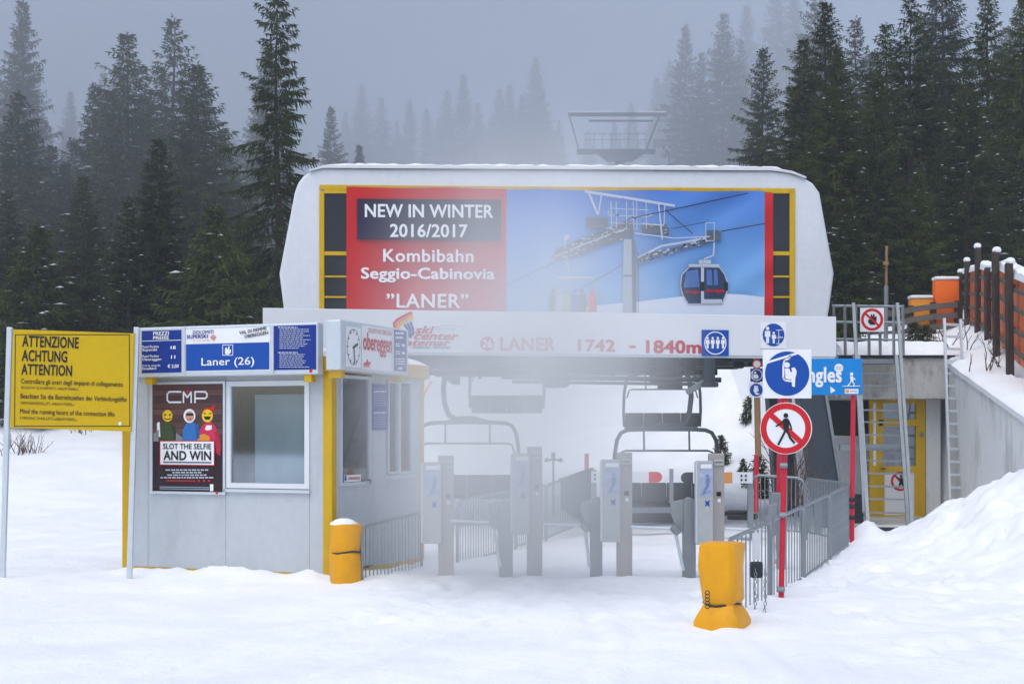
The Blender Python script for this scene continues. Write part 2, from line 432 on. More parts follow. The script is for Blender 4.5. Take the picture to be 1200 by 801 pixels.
# ------------------------------------------------------------------ spruce trees
def foliage_mat(name, c0, c1):
    m = bpy.data.materials.new(name); m.use_nodes = True
    n, l = m.node_tree.nodes, m.node_tree.links
    b = n['Principled BSDF']; b.inputs['Roughness'].default_value = 0.75; b.inputs['Specular IOR Level'].default_value = 0.2
    tc = n.new('ShaderNodeTexCoord'); nz = n.new('ShaderNodeTexNoise'); nz.inputs['Scale'].default_value = 1.1; nz.inputs['Detail'].default_value = 8; nz.inputs['Roughness'].default_value = 0.7
    l.new(tc.outputs['Object'], nz.inputs['Vector'])
    oi = n.new('ShaderNodeObjectInfo')
    ad = n.new('ShaderNodeMath'); ad.operation = 'MULTIPLY_ADD'; ad.inputs[1].default_value = 0.5
    l.new(oi.outputs['Random'], ad.inputs[0])
    sb = n.new('ShaderNodeMath'); sb.operation = 'SUBTRACT'; sb.inputs[1].default_value = 0.25
    l.new(nz.outputs['Fac'], sb.inputs[0]); l.new(sb.outputs[0], ad.inputs[2])
    mx = n.new('ShaderNodeMix'); mx.data_type = 'RGBA'; mx.clamp_factor = True
    mx.inputs['A'].default_value = c0 + (1,); mx.inputs['B'].default_value = c1 + (1,)
    l.new(ad.outputs[0], mx.inputs['Factor']); l.new(mx.outputs['Result'], b.inputs['Base Color'])
    return m
M_NEEDLE = foliage_mat('spruce_needles', (0.007, 0.019, 0.005), (0.080, 0.102, 0.016))
M_BARK = mat('spruce_bark', (0.075, 0.058, 0.048), 0.9, 0, 0.3, 12, 0.5, 20)

def fast_mesh(name, v, f, m, smooth=False):
    me = bpy.data.meshes.new(name)
    me.vertices.add(len(v)); me.vertices.foreach_set('co', np.asarray(v, float).ravel())
    f = np.asarray(f, np.int32); k = f.shape[1]
    me.loops.add(f.size); me.loops.foreach_set('vertex_index', f.ravel())
    me.polygons.add(len(f)); me.polygons.foreach_set('loop_start', np.arange(len(f), dtype=np.int32)*k)
    if smooth: me.polygons.foreach_set('use_smooth', np.ones(len(f), bool))
    me.update(calc_edges=True); me.materials.append(m)
    return me

def spruce(seed, H, R, step=0.36, nb=11, start=0.06, vary=0.25, droop=0.35, power=0.85, snow=0.012, dens=0.12, gaps=0.0, wid=1.0):
    r = np.random.default_rng(seed)
    base, tip, wv, snv = [], [], [], []
    z = H*start
    ph = r.random(6)*6.28
    while z < H*0.985:
        t = (z/H-start)/(1-start)
        env = R*max((1-t), 0)**power*min(1.0, 0.55+3*t)
        if r.random() < gaps*(1-t): z += step*2.2; continue
        n = max(3, int(round(nb*(0.6+0.4*(1-t)))))
        a0 = r.random()*6.28
        for k in range(n):
            a = a0+6.283*k/n+r.normal()*0.25
            lob = 1+0.16*math.sin(a*2+ph[0]+z*0.5)+0.12*math.sin(a*3+ph[1]-z*0.9)
            L = env*lob*(1+r.normal()*vary)+0.12
            if L < 0.1: continue
            zz = z+r.normal()*step*0.16
            el = 0.55*t**2-0.12*(1-t)+r.normal()*0.08
            K = max(3, int(L/dens))
            s = (np.arange(K)+0.6)/K
            s = s[s > (0.12 if t > 0.5 else 0.2)]
            rad = L*s; dz = L*(el*s-droop*(s**1.6)*(1-0.5*t)+0.22*s**3)
            ca, sa = math.cos(a), math.sin(a)
            pts = np.stack([ca*rad, sa*rad, zz+dz], -1)
            m = len(s)
            for sd in (-1, 1):
                for rep in range(3):
                    ang = a+sd*(0.55+0.45*r.random(m))
                    l = (0.16+0.30*(1-s))*min(L, 1.8)**0.7*(0.6+0.7*r.random(m))*wid
                    dv = np.stack([np.cos(ang)*l, np.sin(ang)*l, -l*(0.15+0.45*r.random(m))], -1)
                    base.append(pts+r.normal(size=(m, 3))*0.03); tip.append(pts+dv); wv.append(0.017+0.022*r.random(m))
            ang = a+r.normal(size=m)*0.5
            l = (0.12+0.22*r.random(m))*min(1.2, 0.5+L*0.5)
            dv = np.stack([np.cos(ang)*l*0.45, np.sin(ang)*l*0.45, -l], -1)
            base.append(pts); tip.append(pts+dv*1.25); wv.append(0.02+0.02*r.random(m))
            e = np.array([[ca, sa, 0.1*el]])*(0.14+0.1*r.random())
            base.append(pts[-1:]-e*0.5); tip.append(pts[-1:]+e); wv.append(np.array([0.05]))
            for p in pts[r.random(m) < snow*(1.4 if t < 0.8 else 0.5)]:
                snv.append((p+np.array([0, 0, 0.035]), a, 0.09+0.2*r.random()**2, 0.05+0.08*r.random()))
        z += step*(0.75+0.5*r.random())*(1-0.45*t)
    # leader shoot
    for k in range(10):
        zz = H*(0.965+0.035*k/10); a = r.random()*6.28
        base.append(np.array([[0, 0, zz]])); tip.append(np.array([[math.cos(a)*0.1, math.sin(a)*0.1, zz+0.1]])); wv.append(np.array([0.03]))
    b, t_, w = np.concatenate(base), np.concatenate(tip), np.concatenate(wv)
    d = t_-b; mid = b+d*0.45; rd = r.normal(size=d.shape); pr = np.cross(d, rd); pr /= np.linalg.norm(pr, axis=1, keepdims=True)+1e-9
    pr[:, 2] *= 0.6
    V = np.stack([b, mid+pr*w[:, None], t_, mid-pr*w[:, None]], 1).reshape(-1, 3)
    k = np.arange(len(b))*4
    Fq = np.stack([k, k+1, k+2, k+3], -1)
    SV, SF = [], []
    for p, a, sx, sy in snv:
        q = len(SV); ca, sa = math.cos(a), math.sin(a)
        for ux, uy, uz in ((1, 0, -0.1), (0, 1, 0), (-1, 0, 0.05), (0, -1, 0), (0.6, 0.7, 0), (-0.6, -0.7, 0), (0.15, 0, 0.5), (0, 0, -0.2)):
            ux, uy = ux*sx, uy*sy; SV.append((p[0]+ca*ux-sa*uy, p[1]+sa*ux+ca*uy, p[2]+uz*min(sx, sy)))
        for tri in ((0, 4, 6), (4, 1, 6), (1, 2, 6), (2, 5, 6), (5, 3, 6), (3, 0, 6), (4, 0, 7), (1, 4, 7), (2, 1, 7), (5, 2, 7), (3, 5, 7), (0, 3, 7)):
            SF.append(tuple(q+x for x in tri))
    tb = MB(); n = 9
    tb.tube([(0.05*math.sin(k*0.9+seed), 0.05*math.cos(k*1.3+seed), H*0.98*k/n-0.4) for k in range(n+1)], [H*0.013*(1-k/n)+0.012 for k in range(n+1)], 7)
    trm = bpy.data.meshes.new('trunk'); trm.from_pydata(tb.v, [], tb.f); trm.materials.append(M_BARK)
    return dict(H=H, trunk=trm, crown=fast_mesh('crown', V, Fq, M_NEEDLE), snow=fast_mesh('snow', SV, SF, SNOW, True) if SV else None)

PROTO = [
    spruce(1, 16, 2.7, snow=0.016),
    spruce(2, 16, 2.35, vary=0.32, droop=0.42, snow=0.014),
    spruce(3, 16, 2.9, nb=8, vary=0.22, droop=0.3, power=0.95, snow=0.018),
    spruce(4, 16, 1.75, vary=0.45, droop=0.75, power=0.62, gaps=0.05, nb=8, snow=0.008, dens=0.11, wid=1.1, start=0.03),   # old ragged one
    spruce(5, 9, 2.0, step=0.2, nb=8, power=0.9, snow=0.016),
    spruce(6, 16, 2.1, vary=0.3, droop=0.45, power=0.8, snow=0.012),
]
SAPLING = spruce(8, 1.6, 0.5, step=0.12, nb=6, snow=0.02, dens=0.07, wid=0.55)

def plant_tree(px, ytop, D, k, label, group=None, name='spruce_tree', rot=None, wide=1.0):
    pr = PROTO[k] if isinstance(k, int) else k
    x = (px-600)/F*D
    z0 = gz(x, D)-0.15
    s = (ZC+(HY-ytop)/F*D - z0)/pr['H']
    o = thing(name, label, 'tree', (x, D, z0), group=group)
    o.scale = (s*wide, s*wide, s)
    o.rotation_euler[2] = random.random()*6.28 if rot is None else rot
    for nm in ('trunk', 'crown'):
        c = bpy.data.objects.new(nm, pr[nm]); COL.objects.link(c); c.parent = o
        if nm == 'crown' and pr['snow']:
            g = bpy.data.objects.new('snow', pr['snow']); g['kind'] = 'stuff'; COL.objects.link(g); g.parent = c
    return o

GL, GR = 'spruces at the forest edge behind the booth', 'spruces on the bank behind the building'
for a in [
    (22, 106, 56, 0, 'tall hazy spruce nearest the left edge, behind the yellow sign'),
    (8, 222, 49, 2, 'short broad spruce cut by the left edge, above the sign post'),
    (61, 168, 62, 5, 'slim hazy spruce second from the left edge, above the sign text'),
    (86, 162, 66, 1, 'thin faint spruce half hidden left of the tall pair'),
    (98, 205, 50, 0, 'dark low spruce standing above the right half of the yellow sign'),
    (113, 97, 64, 1, 'hazy spruce leaning on the left flank of the tall pair'),
    (148, 37, 60, 0, 'tall dark spruce, left one of the high pair above the booth'),
    (203, 17, 63, 2, 'highest hazy spruce of the left wood, right one of the pair'),
    (231, 72, 55, 1, 'dark spruce on the right flank of the high pair'),
    (186, 160, 48, 5, 'front spruce rising straight above the booth price board'),
    (150, 232, 46, 2, 'low bushy spruce above the left end of the booth board'),
    (45, 262, 46, 4, 'low dark spruce behind the middle of the yellow sign'),
    (252, 238, 43, 4, 'small bushy spruce beside the big ragged one'),
    (283, 250, 50, 2, 'dark spruce squeezed between the small bushy and the ragged one'),
    (325, -22, 47, 3, 'tall ragged old spruce with drooping branches left of the station'),
    (300, 300, 56, 0, 'low spruce filling the gap at the foot of the ragged spruce'),
]: plant_tree(*a[:4], a[4], GL, wide=1.0 if a[3] == 3 else 1.38)
for a in [
    (894, 54, 62, 1, 'slim separate spruce just above the right shoulder of the station'),
    (941, 44, 54, 0, 'dark spruce right of the slim one, behind the station corner'),
    (968, 0, 56, 5, 'tall narrow spruce reaching the top edge right of the station'),
    (981, 52, 43, 1, 'front spruce beside the station corner, above the small one'),
    (1003, 18, 66, 2, 'spruce behind the antenna post with its tip just below the top edge'),
    (1038, 26, 54, 0, 'dark spruce between the antenna post and the tall right group'),
    (1029, 92, 42, 5, 'dark front spruce rising straight behind the antenna post'),
    (1067, -12, 50, 2, 'broad tall spruce cut by the top edge above the orange pad'),
    (1104, -45, 64, 0, 'very tall spruce cut by the top edge above the ladder'),
    (1133, 62, 44, 2, 'broad front spruce with bright snow clump above the picket fence'),
    (1158, -15, 52, 1, 'tall spruce second from the right edge, cut by the top edge'),
    (1199, -5, 48, 0, 'tall spruce cut by the right edge above the picket fence'),
    (1182, 150, 47, 2, 'lower bushy spruce behind the right end of the picket fence'),
    (991, 232, 37, 4, 'small light green spruce close beside the right station corner'),
    (1075, 200, 43, 4, 'low bushy spruce behind the yellow-orange pad'),
]: plant_tree(*a[:4], a[4], GR, wide=1.1 if a[0] < 900 else 1.2)
for a in [
    (388, 124, 92, 1, 'small spruce peeping over the left shoulder of the station'),
    (421, 168, 88, 5, 'tiny spruce tip just right of the left station shoulder'),
    (848, 14, 135, 0, 'faint tall spruce in fog left of the slim separate spruce'),
    (803, 28, 150, 5, 'faint slim spruce in fog above the lift tower sheaves'),
    (868, 44, 150, 2, 'faint spruce in fog directly behind the slim separate spruce'),
    (822, 60, 140, 1, 'faint lower spruce in fog between the two tall faint ones'),
]: plant_tree(*a[:4], a[4], 'spruces fading into the fog')
FAR = 'faint grey spruces on the foggy hillside'
random.seed(21)
for px, yt, D in [(424, 98, 230), (447, 112, 235), (480, 116, 240), (500, 126, 250), (524, 104, 255), (543, 86, 225), (560, 120, 240), (585, 102, 250),
                  (597, 98, 240), (628, 66, 225), (612, 110, 230), (640, 128, 235), (655, 140, 260), (465, 140, 240), (575, 140, 250), (513, 145, 240), (690, 150, 300), (720, 140, 310),
                  (405, 130, 240), (740, 120, 300), (770, 90, 260), (785, 70, 230), (875, 5, 220), (910, -20, 230), (930, -10, 210)]:
    plant_tree(px, yt, D, random.choice([0, 1, 2, 5]), 'faint grey spruce dissolving into fog on the hillside behind the station', FAR)
for k in range(46):      # the rest of the wood on the slope, mostly hidden behind the nearer rows
    D = random.uniform(72, 190); side = random.choice([-1, -1, 1])
    px = 600+side*random.uniform(260, 760) if side < 0 else 600+random.uniform(330, 760)
    x = (px-600)/F*D; z = gz(x, D); hh = random.uniform(13, 20)
    plant_tree(px, HY-(z+hh-ZC)/D*F, D, random.choice([0, 1, 2, 5]), 'hazy spruce in the dense wood behind the front rows of trees', 'spruces deep in the wood')
rw_ = random.Random(5)
for px, yt, D in [(5, 150, 70), (40, 140, 72), (75, 190, 58), (128, 130, 70), (170, 110, 72), (125, 215, 56), (218, 160, 58), (262, 150, 66), (275, 195, 60), (295, 215, 70), (345, 250, 60), (30, 200, 60),
                  (1022, 60, 84), (1085, 20, 88), (1180, 30, 86), (1100, 150, 52)]:
    plant_tree(px, yt, D, rw_.choice([0, 1, 2, 5]), 'hazy spruce in the dense wood behind the front rows of trees', 'spruces deep in the wood', wide=1.3)
for px, y0, D, h, lb in [(845, 520, 36, 0.75, 'small bushy spruce seedling in the snow above the right ticket reader'),
                         (878, 506, 38, 0.7, 'largest spruce seedling on the snow slope left of the wooden sign post'),
                         (871, 528, 35, 0.45, 'tiny spruce seedling low on the slope left of the wooden post'),
                         (889, 532, 34, 0.8, 'spruce seedling growing at the foot of the wooden sign post'),
                         (895, 541, 33, 0.5, 'tiny spruce seedling right of the foot of the wooden post'),
                         (825, 488, 42, 0.8, 'spruce seedling behind the raised right chair'),
                         (992, 500, 31, 0.9, 'spruce seedling on the bank beside the steel leg and stairs'),
                         (996, 470, 33, 1.0, 'upper spruce seedling on the bank left of the yellow door')]:
    x = (px-600)/F*D
    z0 = gz(x, D)
    s = h/1.6
    o = thing('spruce_seedling', lb, 'seedling', (x, D, z0-0.03), group='spruce seedlings on the snow slope'); o.scale = (s*1.0, s*1.0, s)
    o.rotation_euler[2] = random.random()*6
    for nm in ('trunk', 'crown'):
        c = bpy.data.objects.new(nm, SAPLING[nm]); COL.objects.link(c); c.parent = o

# ------------------------------------------------------------------ lift station: cowl, windows, legs, machinery
PC = Plane.through(327, 26.0, 977, 26.45)
BK = -PC.N
st = thing('lift_station', 'white rounded chairlift station with yellow framed windows and snowy roof', 'lift station', (0.8, 26.3, 0))
prof = [(338, 402), (332, 360), (327, 320), (345, 225), (349, 214), (355, 206), (364, 200), (378, 196), (905, 199), (926, 202), (941, 207), (953, 214), (961, 225), (978, 320), (973, 358), (966, 402)]
pts = [PC.hit(x, y) for x, y in prof]
m = MB(); L = 6.0
n = len(pts); inner = [p + BK*L for p in pts]
m.add(pts + inner, [tuple(range(n))] + [tuple(range(2*n-1, n-1, -1))] + [(i, i+n, (i+1) % n+n, (i+1) % n) for i in range(n) if i != n-1])
cowl = m.build('cowl', M_COWL, st, bevel=0.07, seg=3, smooth=True)
m = MB()   # rim edge of the front shell, slightly proud
cap = [(364, 200), (378, 196), (520, 195.2), (700, 196), (905, 199), (926, 202), (941, 207)]
m2 = MB(); top = []
rr = random.Random(4)
cols = 70
for k in range(cols+1):
    px = 362+(944-362)*k/cols
    yb = np.interp(px, [364, 378, 905, 926, 944], [200, 196, 199, 202, 208.5])
    base = PC.hit(px, yb)
    e = min(1, min(k, cols-k)/5)
    for dep, hh in ((-0.05, -0.02), (-0.07, 0.035), (0.05, 0.075), (0.6, 0.14), (2.5, 0.16), (4.5, 0.15), (5.9, 0.0)):
        h2 = hh*(0.25+0.75*e)*(0.8+0.5*rr.random()) if hh > 0 else hh
        top.append(base + BK*(dep) + Vector((0, 0, h2)))
q = 7
m2.add(top, [(k*q+j, (k+1)*q+j, (k+1)*q+j+1, k*q+j+1) for k in range(cols) for j in range(q-1)])
m2.build('roof_snow', SNOW, st, smooth=True)
MB().add([PC.at(*PC.uv(334, 402), -0.1), PC.at(*PC.uv(970, 402), -0.1), PC.at(*PC.uv(970, 402), -0.1)+BK*5.7, PC.at(*PC.uv(334, 402), -0.1)+BK*5.7], [(0, 1, 2, 3)]).build('underside_shade', M_DARK, st)  # dark sheet closing the open cowl, its colour standing in for shade inside
# yellow window frame: outer border, mullions, dark panes
fr = MB()
fr.pbox(PC, 374, 218.5, 932, 224, 0, 0.05)
fr.pbox(PC, 374, 224, 380, 400, 0, 0.05); fr.pbox(PC, 925.5, 224, 932, 400, 0, 0.05)
frame = fr.build('window_frame', M_YEL, st, bevel=0.01)
for (xa, xb) in ((380, 408), (904, 925.5)):
    for (ya, yb) in ((224, 295), (298.5, 323), (324.5, 347), (348.5, 372), (373.5, 400)):
        MB().pbox(PC, xa, ya, xb, yb, 0.004, 0.014).build('pane', G_DARK, st)
        MB().pbox(PC, xa, ya, xb, yb, 0.001, 0.003).build('pane_backing', M_DARK, st)
    for ya, yb in ((222, 226.5), (294.5, 299), (322.8, 324.8), (346.8, 348.8), (371.5, 374)): MB().pbox(PC, xa, ya, xb, yb, 0.014, 0.046).build('mullion', M_YEL, frame)
# inclined steel legs carrying the station
def leg(px0, y0, px1, y1, D, w, d, m_):
    a, b = P(px0, y0, D), P(px1, y1, D)
    l = MB().bar(a, b, d, w, (1, 0, 0)).build('leg', m_, st, bevel=0.015)
    ax = Vector((1, 0, 0))
    MB().bar(a+ax*(w/2+0.03)-Vector((0, 0, 0)), b+ax*(w/2+0.03), d+0.1, 0.055, (1, 0, 0)).build('flange', M_GALV, l)
    return l
M_LEG = mat('leg_grey_paint', (0.055, 0.07, 0.09), 0.5, 0.1, 0.15, 3)
leg(938, 400, 974, 625, 26.8, 0.46, 0.5, M_LEG)
leg(905, 400, 922, 625, 30.5, 0.42, 0.5, M_LEG)
leg(362, 400, 330, 625, 26.8, 0.46, 0.5, M_LEG)
leg(400, 400, 380, 600, 31.0, 0.42, 0.5, M_LEG)
# machinery under the roof
RX = (-1.27, 3.22)
for rx in RX:
    rail = MB().bar((rx, 25.6, 3.28), (rx, 33, 3.28), 0.16, 0.22).bar((rx-0.35, 25.9, 3.36), (rx-0.35, 32, 3.36), 0.08, 0.14).bar((rx+0.35, 25.9, 3.36), (rx+0.35, 32, 3.36), 0.08, 0.14).build('guide_rail', M_DARK, st)
    wh = None
    for k in range(12):
        y = 25.9+k*0.58
        if wh is None:
            wh = MB().tube([(rx-0.09, y, 3.06), (rx+0.09, y, 3.06)], 0.2, 16).build('drive_tyre', M_CUSH, st, smooth=True); y_0 = y
        else: share('drive_tyre', wh, st, Matrix.Translation((0, y-y_0, 0)))
for y, z in ((26.2, 3.12), (29.0, 3.2), (32.0, 3.2)):
    MB().bar((-3.4, y, z), (4.6, y, z), 0.3, 0.26).build('cross_beam', M_DARK, st)
MB().tube([P(588, 441, 25.7), P(845, 445, 25.7)], 0.045, 8).build('cross_tube', M_DARK, st, smooth=True)
MB().tube([P(600, 447, 26.0), P(815, 450, 26.0)], 0.03, 8).build('cross_tube', M_DARK, st, smooth=True)
for px in (560, 607, 716, 742, 792):
    MB().tube([P(px, 418, 25.8), P(px+4, 432, 25.8), P(px+2, 444, 25.8)], 0.035, 6).build('hanger_rod', M_DARK, st)
MB().pbox(Plane.through(400, 27, 800, 27), 620, 412, 690, 436, -1.2, 0.5).pbox(Plane.through(400, 27, 800, 27), 637, 436, 667, 452, -0.9, 0.3).build('gear_housing', M_DARK, st, bevel=0.03)
P27 = Plane.through(400, 26.2, 800, 26.2)
MB().pbox(P27, 724, 420, 760, 437, -0.4, 0.2).pbox(P27, 768, 418, 792, 440, -0.4, 0.2).pbox(P27, 772, 440, 800, 456, -0.2, 0.1).build('motor', M_DARK, st, bevel=0.02)
MB().pbox(P27, 500, 414, 560, 432, -1.2, 0.3).pbox(P27, 508, 428, 600, 440, -1.0, -0.4).build('motor', M_DARK, st, bevel=0.02)
MB().tube([P(600, 430, 30), P(600, 430, 30)+Vector((0, 0, 0.12))], 0.1, 8).build('bearing', M_DARK, st)
P25 = Plane.through(400, 25.2, 800, 25.2)
MB().pbox(P25, 857, 417, 893, 424, -0.3, 0.1).pbox(P25, 862, 424, 872, 431, -0.2, 0.05).pbox(P25, 879, 423, 890, 429, -0.2, 0.05).build('switch_box', M_DARK, st, bevel=0.01)
MB().pbox(P25, 826, 416, 838, 452, -0.15, 0.1).pbox(P25, 822, 448, 842, 453, -0.18, 0.13).build('bracket_post', M_LEG, st, bevel=0.01)
MB().tube([P(826, 447, 25.2), P(806, 459, 25.5)], 0.06, 8).build('buffer_arm', M_GALV, st)
MB().tube([P(480, 437, 24), P(494, 437, 24), P(500, 441, 24), P(494, 447, 24), P(482, 448, 24)], 0.03, 6).build('rope_guard', M_GALV, st)

# ------------------------------------------------------------------ fabric banner on the cowl
def banner_blue():
    m = bpy.data.materials.new('banner_blue_print'); m.use_nodes = True
    n, l = m.node_tree.nodes, m.node_tree.links
    b = n['Principled BSDF']; b.inputs['Roughness'].default_value = 0.55
    tc = n.new('ShaderNodeTexCoord'); sp = n.new('ShaderNodeSeparateXYZ'); l.new(tc.outputs['Object'], sp.inputs[0])
    mr = n.new('ShaderNodeMapRange'); mr.inputs['From Min'].default_value = 4.0; mr.inputs['From Max'].default_value = 6.3
    l.new(sp.outputs['Z'], mr.inputs['Value'])
    rp = n.new('ShaderNodeValToRGB'); e = rp.color_ramp.elements
    e[0].color = (0.20, 0.44, 0.74, 1); e[1].color = (0.04, 0.16, 0.54, 1)
    l.new(mr.outputs[0], rp.inputs['Fac']); l.new(rp.outputs['Color'], b.inputs['Base Color'])
    return m
M_BB = banner_blue()
bn = thing('banner', 'red and blue fabric banner announcing a new combined lift, hung on the station front', 'banner', (0.8, 26.2, 0))
def cloth(x0, x1, y0, y1, name, m_, nu=60, nv=24):
    mb = MB(); g = []
    for j in range(nv+1):
        for i in range(nu+1):
            px, s, t = x0+(x1-x0)*i/nu, i/nu, j/nv
            X = (px-405)/500.0
            sag = 1.1*abs(math.sin(X*math.pi*4.2))**1.5
            py = y0+(y1-y0)*t+(sag-0.3)*(1-t)**3 + 4.2*X*(1-t)
            f = 0.022*math.sin(9*X+5*t)*(1-t)+0.075*math.sin(30*(X+0.5*t)+1)*max(0, X-0.45)*(1.1-t)+0.03*math.sin(52*(X+0.42*t))*max(0, X-0.6)
            g.append(PC.hit(px, py, 0.085+f))
    mb.add(g, [(j*(nu+1)+i, (j+1)*(nu+1)+i, (j+1)*(nu+1)+i+1, j*(nu+1)+i+1) for j in range(nv) for i in range(nu)])
    return mb.build(name, m_, bn, smooth=True)
cloth(406, 593.5, 219, 372, 'red_panel', M_PRED)
cloth(593.5, 896, 220, 372, 'picture_panel', M_BB, 80)
cloth(896, 906, 222, 372, 'red_strip', M_PRED, 4)
NB = 0.15
m = MB().prect(PC, 418.5, 233.5, 587, 281, NB).build('dark_title_panel', mat('print_dark_violet', (0.022, 0.018, 0.05), 0.5), bn)
text('NEW IN WINTER', PC, 427.5, 239.5, 578, 255, NB+0.006, M_PWHITE, bn, 0.024)
text('2016/2017', PC, 457, 262.5, 548, 278, NB+0.006, M_PWHITE, bn, 0.024)
text('Kombibahn', PC, 449, 292, 555, 307, NB, M_PWHITE, bn, 0.02, space=1.05)
text('Seggio-Cabinovia', PC, 423, 313.5, 580, 331, NB, M_PWHITE, bn, 0.028)
text('\u201dLANER\u201d', PC, 453, 344, 549, 360.5, NB, M_PWHITE, bn, 0.02, space=1.05)
# printed picture: snow field, tower, ropes, gondola, chair with skiers
pic = MB()
pic.ppoly(PC, [(594, 371), (660, 362), (705, 357), (750, 353), (800, 347), (835, 343), (870, 345), (895.5, 348), (895.5, 371)], NB)
pic.build('printed_snowfield', mat('print_snow', (0.62, 0.68, 0.80), 0.55, 0, 0.1, 1), bn)
M_PG = mat('print_steel_grey', (0.34, 0.40, 0.48), 0.55, 0, 0.25, 30)
M_PD = mat('print_dark_grey', (0.10, 0.12, 0.16), 0.55, 0, 0.4, 30)
M_PL = mat('print_light_grey', (0.47, 0.52, 0.60), 0.55, 0, 0.15, 30)
w = MB()
w.ppoly(PC, [(731, 280), (740, 280), (741, 366), (729.5, 366)], NB+0.004)
w.build('printed_tower', M_PG, bn)
w = MB()
w.ppoly(PC, [(740, 280), (744, 280), (746, 366), (741, 366)], NB+0.004).ppoly(PC, [(730.5, 322), (741, 322), (741, 324), (730.5, 324)], NB+0.006)
for k in range(14): w.pstroke(PC, [(741, 286+k*5.6), (746, 286.5+k*5.6)], 0.7, NB+0.006)
w.pstroke(PC, [(748, 296), (748, 366)], 0.7, NB+0.004)
# wheel batteries of the tower in the picture
w.ppoly(PC, [(646, 303), (652, 292), (690, 276), (735, 258), (742, 262), (742, 276), (706, 288), (672, 301)], NB+0.004)
w.ppoly(PC, [(686, 254), (712, 256), (712, 266), (688, 268)], NB+0.005)
w.pstroke(PC, [(747, 305), (770, 297), (800, 290), (826, 284), (834, 280)], 4.5, NB+0.004)
w.ppoly(PC, [(828, 270), (841, 269.5), (845, 272), (845, 280), (840, 283), (829, 281)], NB+0.005)
for k in range(9): w.pdisc(PC, 652+k*9.5, 301-k*4.3, 4, NB+0.0065, 12, 1.6)
for k in range(8): w.pdisc(PC, 753+k*9, 305-k*2.8, 3, NB+0.0065, 12, 1.2)
w.ppoly(PC, [(751, 263), (776, 263), (784, 267), (784, 274), (752, 272)], NB+0.005)
w.build('printed_tower_machinery', M_PD, bn)
w = MB()
w.pstroke(PC, [(686, 224.5), (730, 231), (790, 241)], 3, NB+0.006)
w.pstroke(PC, [(690, 226), (700, 250)], 2.4, NB+0.006); w.pstroke(PC, [(705, 228), (701, 252)], 1.6, NB+0.006)
w.pstroke(PC, [(772, 240), (776, 280)], 1.8, NB+0.006); w.pstroke(PC, [(779, 240), (778, 264)], 1.2, NB+0.006)
for x in (716, 722, 734, 742, 746, 757): w.pstroke(PC, [(x, 236), (x+0.5, 268)], 0.9, NB+0.006)
for y in (244, 252, 261): w.pstroke(PC, [(714, y), (760, y+2)], 0.8, NB+0.006)
w.pstroke(PC, [(744, 273), (790, 279), (832, 277)], 1.3, NB+0.007); w.pstroke(PC, [(748, 302), (775, 288), (800, 284), (826, 279)], 2.4, NB+0.007)
w.pstroke(PC, [(827, 261), (837, 261), (837, 282), (827, 282), (827, 261)], 0.9, NB+0.008)
w.pstroke(PC, [(753, 262), (778, 264)], 1.5, NB+0.007); w.pstroke(PC, [(650, 300), (690, 284), (735, 267)], 1.2, NB+0.008)
w.pstroke(PC, [(662, 280), (664, 306), (668, 320)], 1.6, NB+0.006); w.pstroke(PC, [(653, 325), (694, 325)], 2.6, NB+0.006); w.pstroke(PC, [(694, 325), (698, 330), (697, 342)], 1, NB+0.006)
w.pdisc(PC, 664, 278, 3, NB+0.006, 12)
w.build('printed_tower_frame', M_PL, bn)
rq = random.Random(12)
for nm, mm_, cnt, nn in (('printed_tower_snow', M_PL, 90, 0.0085), ('printed_tower_shade', M_BLACK, 70, 0.0078)):
    w = MB()
    for k in range(cnt):
        if k % 2: t = rq.random(); x, y = 650+88*t, 302-41*t+rq.uniform(-7, 8)
        elif k % 3: t = rq.random(); x, y = 748+82*t, 304-24*t+rq.uniform(-4, 4)
        else: x, y = rq.uniform(712, 782), rq.uniform(240, 284)
        a, b = rq.uniform(0.6, 3.2), rq.uniform(0.3, 1.1)
        w.ppoly(PC, [(x-a, y+a*0.3), (x, y-b), (x+a, y-a*0.35), (x+a*0.4, y+b)], NB+nn+k*0.00002)
    o_ = w.build(nm, mm_, bn); o_['kind'] = 'stuff'
for pts_, wd in (([(738, 256), (800, 243), (876, 226.5)], 1.1), ([(845, 271), (896, 262)], 1.0), ([(594, 334), (650, 307)], 0.7), ([(675, 341), (730, 310)], 0.7), ([(787, 268), (828, 260)], 0.7), ([(780, 246), (812, 274)], 0.9), ([(748, 303), (760, 296)], 0.6)):
    MB().pstroke(PC, pts_, wd, NB+0.009).build('printed_rope', M_BLACK, bn)
# gondola cabin in the picture
w = MB().ppoly(PC, [(806, 313), (813, 310.5), (836, 310.5), (844, 313), (850, 322), (853, 332), (852, 340), (846, 356), (806, 356), (799, 344), (797, 334), (800, 322)], NB+0.010)
cab = w.build('printed_cabin', mat('print_cabin_navy', (0.03, 0.045, 0.10), 0.4, 0, 0.3, 12), bn)
w = MB().pstroke(PC, [(799, 322), (797.5, 335), (800, 345), (806.5, 356), (846, 356), (852, 341), (852.5, 331), (849, 321), (843, 313), (808, 312.5), (799, 322)], 1.1, NB+0.012)
w.prect(PC, 821.5, 312, 825, 356, NB+0.012).prect(PC, 825, 350.5, 846, 356, NB+0.012).prect(PC, 807, 309.5, 843, 313, NB+0.012)
w.pstroke(PC, [(822, 309), (826, 303), (836, 299), (837, 284)], 1.8, NB+0.012).prect(PC, 819, 304.5, 833, 309, NB+0.012)
w.build('cabin_frame', M_PL, cab)
w = MB()
for a, b in ((828, 834), (836.5, 840.5)): w.ppoly(PC, [(a, 316), (b, 316), (b+1, 334), (a, 334)], NB+0.013)
w.ppoly(PC, [(804, 318), (818, 315.5), (820, 336), (801, 337)], NB+0.013)
